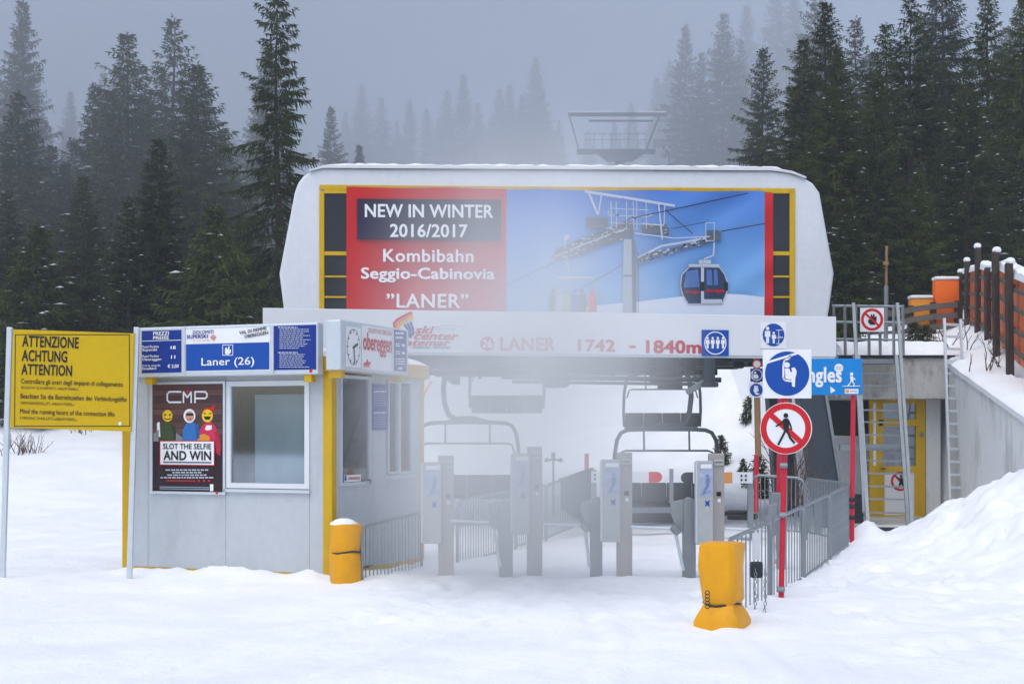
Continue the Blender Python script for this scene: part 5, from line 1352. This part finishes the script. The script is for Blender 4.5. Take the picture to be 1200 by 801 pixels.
MB().pdisc(PW, 887, 426.5, 5.5, 0.02, 24).build('round_plate', M_PWHITE, ws); MB().pdisc(PW, 887, 426.5, 5.5, 0.023, 24, 4.2).build('red_ring', M_RED, ws)
# padlock, bag and chains on the near barrier
ch = thing('lock_and_chain', 'dark lock with two hanging chains and a plastic tag on the nearest barrier', 'chain', tuple(P(888, 700, 14.2)))
DC = 14.05
MB().pbox(Plane.through(880, DC, 896, DC), 880, 658, 894.5, 677, -0.05, 0.03).build('lock', M_DARK, ch, bevel=0.02)
MB().pbox(Plane.through(880, DC, 896, DC), 881.5, 624, 891, 655, 0.0, 0.006).build('tag', mat('clear_plastic', (0.55, 0.58, 0.62), 0.3), ch)
for px, y1 in ((885, 726), (896.5, 728)):
    y = 668; k = 0
    while y < y1:
        c_ = P(px+0.6*math.sin(k), y, DC-0.03); a = k % 2
        MB().tube([c_+Vector(((0.014*math.cos(b*1.05)) if a else 0, 0 if a else 0.014*math.cos(b*1.05), 0.022*math.sin(b*1.05))) for b in range(7)], 0.0045, 5).build('link', M_GALV, ch)
        y += 4.3; k += 1

# ------------------------------------------------------------------ concrete service building with yellow door
PD = Plane.through(985, 28, 1112, 28)
bd = thing('service_building', 'low concrete service building with deep lintel and yellow door set into the bank', 'building', (7.5, 28, 0))
X0, X1 = P(985, HY, 28).x, 8.6
ZL1, ZL0 = ZC+(HY-419)/F*28, ZC+(HY-467)/F*28
MB().obox((0, 28, 0), (1, 0, 0), (0, 1, 0), (0, 0, 1), (X0, X1), (0, 1.6), (ZL0, ZL1)).build('lintel', M_CONC, bd, bevel=0.015)
MB().obox((0, 28, 0), (1, 0, 0), (0, 1, 0), (0, 0, 1), (X0-0.05, X1+0.1), (-0.06, 1.7), (ZL1+0.002, ZL1+0.05)).build('drip_edge', M_DARK, bd)
DF = 28.55     # recessed door plane
PDr = Plane.through(985, DF, 1112, DF)
dx0, dx1 = P(1017, HY, DF).x, P(1085, HY, DF).x
MB().obox((0, DF, 0), (1, 0, 0), (0, 1, 0), (0, 0, 1), (dx1+0.002, X1), (0, 0.3), (-0.2, ZL0-0.002)).build('wall', M_CONC2, bd)
MB().obox((0, DF, 0), (1, 0, 0), (0, 1, 0), (0, 0, 1), (X0-0.2, dx0-0.6), (0.1, 0.4), (-0.2, 1.0)).build('wall', M_CONC2, bd)
MB().obox((0, DF, 0), (1, 0, 0), (0, 1, 0), (0, 0, 1), (X0, X1), (0.9, 1.0), (-0.2, ZL0)).build('back_wall', M_SLIT, bd)
MB().obox((0, 27.6, 0), (1, 0, 0), (0, 1, 0), (0, 0, 1), (dx0-0.3, dx1+0.2), (0, 0.95), (-0.2, 0.10)).build('step', M_CONC, bd, bevel=0.01)
MB().obox((0, 27.2, 0), (1, 0, 0), (0, 1, 0), (0, 0, 1), (dx0-0.3, dx1+0.1), (0, 0.39), (-0.2, 0.03)).build('step', M_CONC, bd, bevel=0.01)
rs = MB(); g = []
nu, nv = 40, 14
for i_ in range(nu+1):
    for j_ in range(nv+1):
        a, b = i_/nu, j_/nv
        x = X0-0.03+(X1+0.35-X0)*a; y = 27.97+2.0*b
        h = 0.06+0.24*min(1, b*3.5)**0.6+0.10*float(fbm(x*2.2, y*2.2, 4, 31))
        if i_ in (0,) or j_ == 0: h = 0.0
        g.append((x, y, ZL1+0.052+h))
rs.add(g, [(i_*(nv+1)+j_, (i_+1)*(nv+1)+j_, (i_+1)*(nv+1)+j_+1, i_*(nv+1)+j_+1) for i_ in range(nu) for j_ in range(nv)])
rs.build('roof_snow', SNOW, bd, smooth=True)
# the door with its frame, transom and side light
yl, yb = 467.5, 612
dr = MB()
for x0, y0, x1, y1 in ((1019, yl, 1030, yb), (1077, yl, 1084.5, yb), (1030, yl, 1077, 472), (1030, 491, 1077, 499), (1030, 546, 1077, 552.5), (1030, 603, 1077, yb), (1030, 472, 1035, 546), (1072, 552.5, 1077, 603), (1030, 552.5, 1036.5, 603), (1073.5, 499, 1077, 546), (1073.5, 472, 1077, 491)):
    dr.pbox(PDr, x0, y0, x1, y1, -0.03, 0.05)
dr = dr.build('door', M_YEL, bd, bevel=0.006)
MB().pbox(PDr, 1035, 472, 1073.5, 491, -0.01, 0.0).build('transom_pane', G_DOOR, dr)
MB().pbox(PDr, 1035, 499, 1073.5, 546, -0.01, 0.0).build('pane', G_DOOR, dr)
MB().pbox(PDr, 1036.5, 552.5, 1072, 603, -0.02, 0.02).build('lower_panel', M_WHITE, dr)
MB().pbox(PDr, 1036.5, 503, 1055, 546, -0.32, -0.28).build('interior_board', M_CURT, bd)
MB().pbox(PDr, 1040, 532, 1049, 546, -0.27, -0.2).build('interior_box', M_NAVY, bd)
MB().pbox(PDr, 1023.5, 472, 1026.5, 545, 0.05, 0.056).build('edge_strip', M_PWHITE, dr)
for y in (506, 605): MB().pbox(PDr, 1078.5, y, 1082.5, y+5, 0.05, 0.08).build('hinge', M_GALV, dr)
MB().tube([PDr.hit(1033, 549, 0.05), PDr.hit(1033, 549, 0.11), PDr.hit(1038, 549, 0.11)], 0.015, 6).build('handle', M_DARK, dr)
MB().pdisc(PDr, 1055.3, 563.5, 11.4, 0.024, 36, 8.6).build('prohibition_ring', M_RED, dr)
MB().pstroke(PDr, [(1048, 556), (1062.5, 571)], 2.4, 0.026).build('prohibition_slash', M_RED, dr)
w = MB().pdisc(PDr, 1056, 557.5, 1.6, 0.029, 12).ppoly(PDr, [(1054, 559.5), (1058, 559.5), (1058.5, 565), (1060, 571), (1058, 571.5), (1056.3, 566.5), (1054, 571.5), (1052, 571), (1054, 565)], 0.029).pstroke(PDr, [(1054.5, 560.5), (1050.5, 558)], 1.2, 0.0295).pstroke(PDr, [(1057.5, 560.5), (1061, 564)], 1.2, 0.0298).build('prohibition_figure', M_BLACK, dr)
# wing wall (retaining wall) running towards the viewer
rw = thing('retaining_wall', 'pale concrete retaining wall sloping down towards the viewer beside the ladder', 'wall', (8.0, 22, 0))
yv = [28.0, 25.2, 22.4, 19.6, 16.8, 14.0, 12.0]
for a, b in zip(yv[:-1], yv[1:]):
    a2, b2 = a-0.006, b+0.006
    w = MB()
    pa, pb = float(wall_x(a2-1e-6)), float(wall_x(b2)); ta, tb = float(wall_top(a2)), float(wall_top(b2))
    w.add([(pa, a2, -0.3), (pb, b2, -0.3), (pb, b2, tb), (pa, a2, ta), (pa+0.3, a2, -0.3), (pb+0.3, b2, -0.3), (pb+0.3, b2, tb), (pa+0.3, a2, ta)],
          [(0, 3, 2, 1), (4, 5, 6, 7), (0, 1, 5, 4), (3, 7, 6, 2), (0, 4, 7, 3), (1, 2, 6, 5)])
    w.build('wall_section', M_CONC2, rw, bevel=0.01)
# snow lying on the wall top
w = MB(); g = []; ns = 110
for k in range(ns+1):
    y = 28.1-14.0*k/ns; x = float(wall_x(y)) if y < 28 else 8.6; zt_ = float(wall_top(y))
    e = 0.05*float(fbm(y*2.5, 3.3, 3, 4))
    for dx, dz in ((-0.05-e, -0.07-2.2*abs(e)), (-0.07-e, 0.03), (0.03, 0.11+e), (0.25, 0.16+e), (0.5, 0.22)): g.append((x+dx, y, zt_+dz))
w.add(g, [(k*5+j_, k*5+j_+1, (k+1)*5+j_+1, (k+1)*5+j_) for k in range(ns) for j_ in range(4)])
w.build('snow', SNOW, rw, smooth=True)

# ------------------------------------------------------------------ aluminium ladder
ld = thing('ladder', 'long aluminium ladder leaning on the retaining wall corner', 'ladder', tuple(P(1122, 612, 26.5)))
lt, lb_ = [P(1106.5, 373, 27.75), P(1125.5, 374, 27.75)], [P(1114, 622, 26.6), P(1137, 622, 26.6)]
for k in range(2): MB().bar(lb_[k], lt[k], 0.06, 0.045, (1, 0, 0)).build('rail', M_ALU, ld)
rg = None
for k in range(17):
    t = 0.02+k*0.0595
    a, b = lb_[0].lerp(lt[0], t), lb_[1].lerp(lt[1], t)
    MB().bar(a, b, 0.05, 0.045).build('rung', M_ALU, ld)

# ------------------------------------------------------------------ galvanised stair tower left of the door
ss = thing('steel_stairs', 'steep galvanised access stair with railings leading up to the bank', 'stairs', tuple(P(1035, 620, 25.3)))
DSR = 25.3
Lx = lambda y: np.interp(y, [357, 470, 510, 612], [1003.5, 1008, 1010.5, 1017])
Rx = lambda y: np.interp(y, [357, 450, 625], [1047, 1052, 1065])
def runner(fx, y0, y1, off, w_, D0, D1, nm):
    MB().bar(P(fx(y0)+off, y0, D0), P(fx(y1)+off, y1, D1), w_, w_*1.4, (1, 0, 0)).build(nm, M_GALV, ss)
runner(Lx, 417, 612, 0, 0.045, 27.4, 25.3, 'stringer'); runner(Rx, 417, 624, 0, 0.045, 27.4, 25.2, 'stringer')
runner(Lx, 355, 600, -3.5, 0.04, 27.2, 25.5, 'handrail'); runner(Rx, 355, 626, 4.5, 0.04, 27.0, 25.0, 'handrail')
for y in (437, 451.5, 466, 480, 494, 509, 524, 539, 554, 569, 584, 600):
    t = (612-y)/195; Dq = 25.3+2.1*t
    MB().bar(P(Lx(y), y, Dq), P(Rx(y), y+1, Dq), 0.07, 0.03).build('tread', M_GALV, ss)
MB().bar(P(984, 524, 26.3), P(1057, 524, 26.3), 0.12, 0.12).build('landing_beam', M_GALV, ss); MB().bar(P(1012, 619, 25.2), P(1062, 620, 25.2), 0.2, 0.06).build('foot_beam', M_DARK, ss)
# platform rail at the top
for x in (977, 990, 1003, 1018, 1031, 1047, 1058): MB().tube([P(x, 357, 27.5), P(x+0.5, 416, 27.5)], 0.03, 6).build('baluster', M_GALV, ss)
for y in (358, 377, 397): MB().tube([P(975, y, 27.5), P(1059, y+1, 27.5)], 0.026, 6).build('rail', M_GALV, ss)
MB().obox((0, 27.4, 0), (1, 0, 0), (0, 1, 0), (0, 0, 1), (P(975, HY, 27.4).x, P(1058, HY, 27.4).x), (0, 0.5), (ZL1-0.14, ZL1-0.06)).build('landing', M_GALV, ss)
for x in (980, 1001): MB().bar(P(x, 415, 27.2), P(x, 466, 27.2), 0.06, 0.06).build('post', M_GALV, ss)
hs = thing('hand_sign', 'square white sign with hand in red ring on the stair railing', 'sign', tuple(P(1022, 389, 27.3)))
PH = Plane.through(1000, 27.35, 1050, 27.35)
MB().pbox(PH, 1008, 360.5, 1036, 388.5, 0, 0.012).build('plate', M_PWHITE, hs); MB().pdisc(PH, 1022, 374.3, 13, 0.016, 36, 9.8).build('red_ring', M_RED, hs)
w = MB().ppoly(PH, [(1017, 377), (1018, 374), (1020, 373), (1020.5, 368), (1022, 368), (1022.5, 371), (1023.5, 367.5), (1025, 368), (1025, 372), (1026.5, 370), (1027.5, 371), (1027, 377), (1025, 380.5), (1020, 380.5)], 0.018).build('pictogram', M_BLACK, hs)
MB().pstroke(PH, [(1014.5, 367.5), (1029.5, 381)], 2.4, 0.021).build('red_slash', M_RED, hs)
an = thing('antenna_post', 'thin vertical antenna post standing behind the stair railing', 'post', tuple(P(1038, 395, 28.8)))
MB().tube([P(1038, 400, 28.8), P(1038.5, 335, 28.8)], 0.045, 8).build('post', M_GALV, an); MB().tube([P(1038.5, 336, 28.8), P(1039, 288, 28.8)], 0.028, 8).build('rod', M_BROWN, an)
MB().pbox(Plane.through(1030, 28.7, 1046, 28.7), 1035.5, 306, 1041.5, 310, -0.03, 0.03).build('clamp', M_BROWN, an)
tb_ = thing('utility_crate', 'dark ribbed crate beside the foot of the stairs', 'crate', tuple(P(1004, 612, 26.5)))
for k in range(6): MB().pbox(Plane.through(1000, 26.5, 1014, 26.5), 1000, 579+k*5.5, 1012, 583.5+k*5.5, -0.3, 0).build('slat', M_DARK, tb_)
MB().pbox(Plane.through(1000, 26.5, 1014, 26.5), 1001, 580, 1011, 613, -0.28, -0.02).build('box', M_CUSH, tb_)

# ------------------------------------------------------------------ fences on the bank
def log(a, b, w_, h_, m_, nm, par): return MB().bar(a, b, w_, h_).build(nm, m_, par, bevel=0.012)
pfc = thing('picket_fence', 'dark wooden post fence lined with faded red padding and topped with snow', 'fence', (9.5, 28, 3.2))
posts = [(1207, 23.2, 1.72), (1184, 25, 1.72), (1168, 27.3, 1.8), (1157.5, 29.6, 1.55), (1145.5, 32.5, 1.95), (1133, 36, 1.75), (1125.5, 39, 1.5)]
top = []
for px, D, h in posts:
    x, y = pxy(px, D); z = gz(x, y)
    zb = ZC+(HY-np.interp(px, [1125, 1133, 1146, 1158, 1168, 1184, 1207], [383, 387, 390, 401, 405, 423, 440]))/F*D
    pp = log((x, y, min(z, zb)-0.3), (x+0.03*random.uniform(-1, 1), y, zb+h), 0.115, 0.13, M_WOOD, 'post', pfc)
    MB().lathe([(0.075, -0.01), (0.09, 0.03), (0.065, 0.085), (0.02, 0.10)], (x, y, zb+h), 10).build('snow_cap', SNOW, pp, smooth=True)
    top.append(Vector((x, y, zb)))
for a, b in zip(top[:-1], top[1:]):
    off = Vector((0.08, 0.04, 0))
    for hz in (0.18, 0.55, 0.92, 1.28):
        log(a+off+Vector((0, 0, hz+random.uniform(-.03, .03))), b+off+Vector((0, 0, hz+random.uniform(-.03, .03))), 0.05, 0.075, M_RAIL, 'rail', pfc)
    o2 = Vector((0.17, 0.10, 0)); n = 5
    for k in range(n):
        p, q = a.lerp(b, k/n)+o2, a.lerp(b, (k+0.93)/n)+o2
        MB().prism([p+Vector((0, 0, -0.05)), q+Vector((0, 0, -0.05)), q+Vector((0, 0, 1.5)), p+Vector((0, 0, 1.5))], Vector((0.12, 0.03, 0))).build('pad', M_REDNET, pfc, bevel=0.02)
    g = []
    for k in range(13):
        c_ = a.lerp(b, k/12)+o2+Vector((0.06, 0, 1.5)); hh = 0.10+0.09*random.random()
        for du, dz in ((-0.16, -0.03), (-0.14, hh*0.7), (0, hh), (0.14, hh*0.7), (0.16, -0.03)): g.append(c_+Vector((du, 0, dz)))
    MB().add(g, [(k*5+j_, (k+1)*5+j_, (k+1)*5+j_+1, k*5+j_+1) for k in range(12) for j_ in range(4)]).build('snow', SNOW, pfc, smooth=True)
rfn = thing('rail_fence', 'grey wooden rail fence behind the stair railing and orange pads', 'fence', tuple(P(1040, 396, 37)))
DR = 37.0
rp = [(972, 363), (1000, 362), (1028, 362), (1052, 362), (1067, 358), (1093.5, 354), (1122, 352)]
for x, y in rp: log(P(x, y+42, DR), P(x, y, DR), 0.14, 0.14, M_WOOD, 'post', rfn)
for (xa, ya), (xb, yb_) in zip(rp[:-1], rp[1:]):
    for dy in (5, 17, 29): log(P(xa, ya+dy, DR-0.1), P(xb, yb_+dy, DR-0.1), 0.06, 0.15, M_RAIL, 'rail', rfn)
for x0, x1, y0, y1, m_, lb, ph in ((1067.5, 1094, 349, 396, M_AMBER, 'yellow-orange crash pad, the lower of two on the bank', 1), (1096, 1124.5, 327, 385, M_ORANGE, 'bright orange crash pad, the taller of two on the bank', 2)):
    o = thing('crash_pad', lb, 'pad', tuple(P((x0+x1)/2, y1, DR+0.3)), group='crash pads on the bank')
    Pp = Plane.through(1000, DR+0.25, 1100, DR+0.25)
    MB().pbox(Pp, x0, y0, x1, y1, -0.3, 0).build('cushion', m_, o, bevel=0.05, smooth=True)
    MB().pbox(Pp, x0-0.3, y0-3.5, x1+0.3, y0+0.6, -0.32, 0.03).build('snow', SNOW, o, bevel=0.04, smooth=True)

# ------------------------------------------------------------------ bare bushes and branches
def bush(pts_px, D, n, h, label, name='bare_bush', seed=1, spread=0.5, cat='bush'):
    rq = random.Random(seed); p0 = P(pts_px[0], pts_px[1], D); p0.z = gz(p0.x, p0.y) if pts_px[1] is None else p0.z
    o = thing(name, label, cat, tuple(p0))
    for k in range(n):
        a = rq.uniform(0, 6.28); l = h*rq.uniform(0.5, 1.1); q = Vector(p0)+Vector((rq.uniform(-spread, spread)*0.6, rq.uniform(-spread, spread)*0.6, -0.1))
        d = Vector((math.cos(a)*rq.uniform(0.1, spread), math.sin(a)*rq.uniform(0.1, spread), 1)).normalized()
        path = [q]; 
        for s in range(4):
            d = (d+Vector((rq.uniform(-.25, .25), rq.uniform(-.25, .25), rq.uniform(-.1, .1)))).normalized(); path.append(path[-1]+d*l/4)
        m_ = MB().tube(path, [0.012, 0.010, 0.008, 0.006, 0.003], 4)
        for s in range(3):
            b = path[1+s]; e = b+(d+Vector((rq.uniform(-.9, .9), rq.uniform(-.9, .9), 0.3))).normalized()*l*0.3
            m_.tube([b, e], [0.006, 0.003], 4)
        m_.build('branch', M_TWIG, o)
def gp(px, D): q = pxy(px, D); return (px, HY-(gz(*q)-ZC)/D*F)
bush(gp(26, 40), 40, 34, 0.75, 'bare brown bush in snow left, below the yellow sign', seed=2, spread=0.7)
bush(gp(92, 44), 44, 14, 0.5, 'few bare twigs poking from snow right of the bare bush', seed=3, spread=0.8)
bush((1133, 405), 28.6, 10, 1.1, 'bare thin branches on the snowy roof beside the ladder top', seed=4, spread=0.9)
bush((1165, 428), 25.6, 8, 0.6, 'bare sprigs in snow below the picket fence', seed=5, spread=0.6)
bush((930, 585), 25.2, 22, 1.3, 'tangle of brown brushwood leaning on the steel leg', seed=6, spread=0.35)
for px, D, h, lb in ((1085, 30.5, 0.5, 'small green spruce sprig on the snowy roof left of the ladder'), (1072, 33, 0.45, 'tiny spruce sprig under the yellow-orange pad')):
    x, y = pxy(px, D); o = thing('spruce_seedling', lb, 'seedling', (x, y, gz(x, y)-0.02), group='spruce seedlings on the snow slope'); s = h/1.6; o.scale = (s*1.6, s*1.6, s)
    for nm in ('trunk', 'crown'):
        c = bpy.data.objects.new(nm, SAPLING[nm]); COL.objects.link(c); c.parent = o

# ------------------------------------------------------------------ haze over everything, and the drifting mist before the station
def volume_mat(name, col, dens, hetero=False, aniso=0.0):
    m = bpy.data.materials.new(name); m.use_nodes = True
    n, l = m.node_tree.nodes, m.node_tree.links
    n.remove(n['Principled BSDF'])
    v = n.new('ShaderNodeVolumePrincipled'); v.inputs['Color'].default_value = col + (1,); v.inputs['Density'].default_value = dens
    v.inputs['Anisotropy'].default_value = aniso
    l.new(v.outputs[0], n['Material Output'].inputs['Volume'])
    return m, n, l, v
HAZE = 0.0009
hm, *_ = volume_mat('haze_air', (0.79, 0.84, 0.935), HAZE)
hz = MB().obox((0, 0, 0), (1, 0, 0), (0, 1, 0), (0, 0, 1), (-172, 172), (-46, 388), (-2.0, 100)).build('haze', hm)
hz['kind'] = 'stuff'; hz['label'] = 'pale fog filling the air over the whole place'
mm, n, l, v = volume_mat('mist_air', (0.97, 0.985, 1.0), 0.0, aniso=-0.35)
tc = n.new('ShaderNodeTexCoord')
ln = n.new('ShaderNodeVectorMath'); ln.operation = 'LENGTH'; l.new(tc.outputs['Object'], ln.inputs[0])
mr = n.new('ShaderNodeMapRange'); mr.interpolation_type = 'SMOOTHSTEP'
mr.inputs['From Min'].default_value = 1.0; mr.inputs['From Max'].default_value = 0.15; mr.inputs['To Min'].default_value = 0; mr.inputs['To Max'].default_value = 1
l.new(ln.outputs['Value'], mr.inputs['Value'])
nz = n.new('ShaderNodeTexNoise'); nz.inputs['Scale'].default_value = 1.6; nz.inputs['Detail'].default_value = 2; l.new(tc.outputs['Object'], nz.inputs['Vector'])
mr2 = n.new('ShaderNodeMapRange'); mr2.inputs['From Min'].default_value = 0.3; mr2.inputs['From Max'].default_value = 0.7; mr2.inputs['To Min'].default_value = 0.35; mr2.inputs['To Max'].default_value = 1.5
l.new(nz.outputs['Fac'], mr2.inputs['Value'])
mu = n.new('ShaderNodeMath'); mu.operation = 'MULTIPLY'; l.new(mr.outputs[0], mu.inputs[0]); l.new(mr2.outputs[0], mu.inputs[1])
mu2 = n.new('ShaderNodeMath'); mu2.operation = 'MULTIPLY'; mu2.inputs[1].default_value = 0.42; l.new(mu.outputs[0], mu2.inputs[0])
l.new(mu2.outputs[0], v.inputs['Density'])
fm, *_ = volume_mat('fog_bank_air', (0.79, 0.84, 0.935), 0.0095)
bm = bmesh.new(); bmesh.ops.create_icosphere(bm, subdivisions=5, radius=1.0)
me = bpy.data.meshes.new('fog_bank'); bm.to_mesh(me); bm.free(); me.materials.append(fm)
fb = bpy.data.objects.new('fog_bank', me); COL.objects.link(fb)
fb.location = (-62, 138, 34); fb.scale = (118, 112, 62)
fb['kind'] = 'stuff'; fb['label'] = 'thick fog bank lying on the wooded hillside behind the station'
bm = bmesh.new(); bmesh.ops.create_icosphere(bm, subdivisions=3, radius=1.0)
me = bpy.data.meshes.new('mist'); bm.to_mesh(me); bm.free(); me.materials.append(mm)
ms = bpy.data.objects.new('mist', me); COL.objects.link(ms)
ms.location = (0.08, 16.3, 2.2); ms.scale = (2.35, 3.6, 3.8)
ms['kind'] = 'stuff'; ms['label'] = 'drifting bank of mist before the middle of the station'
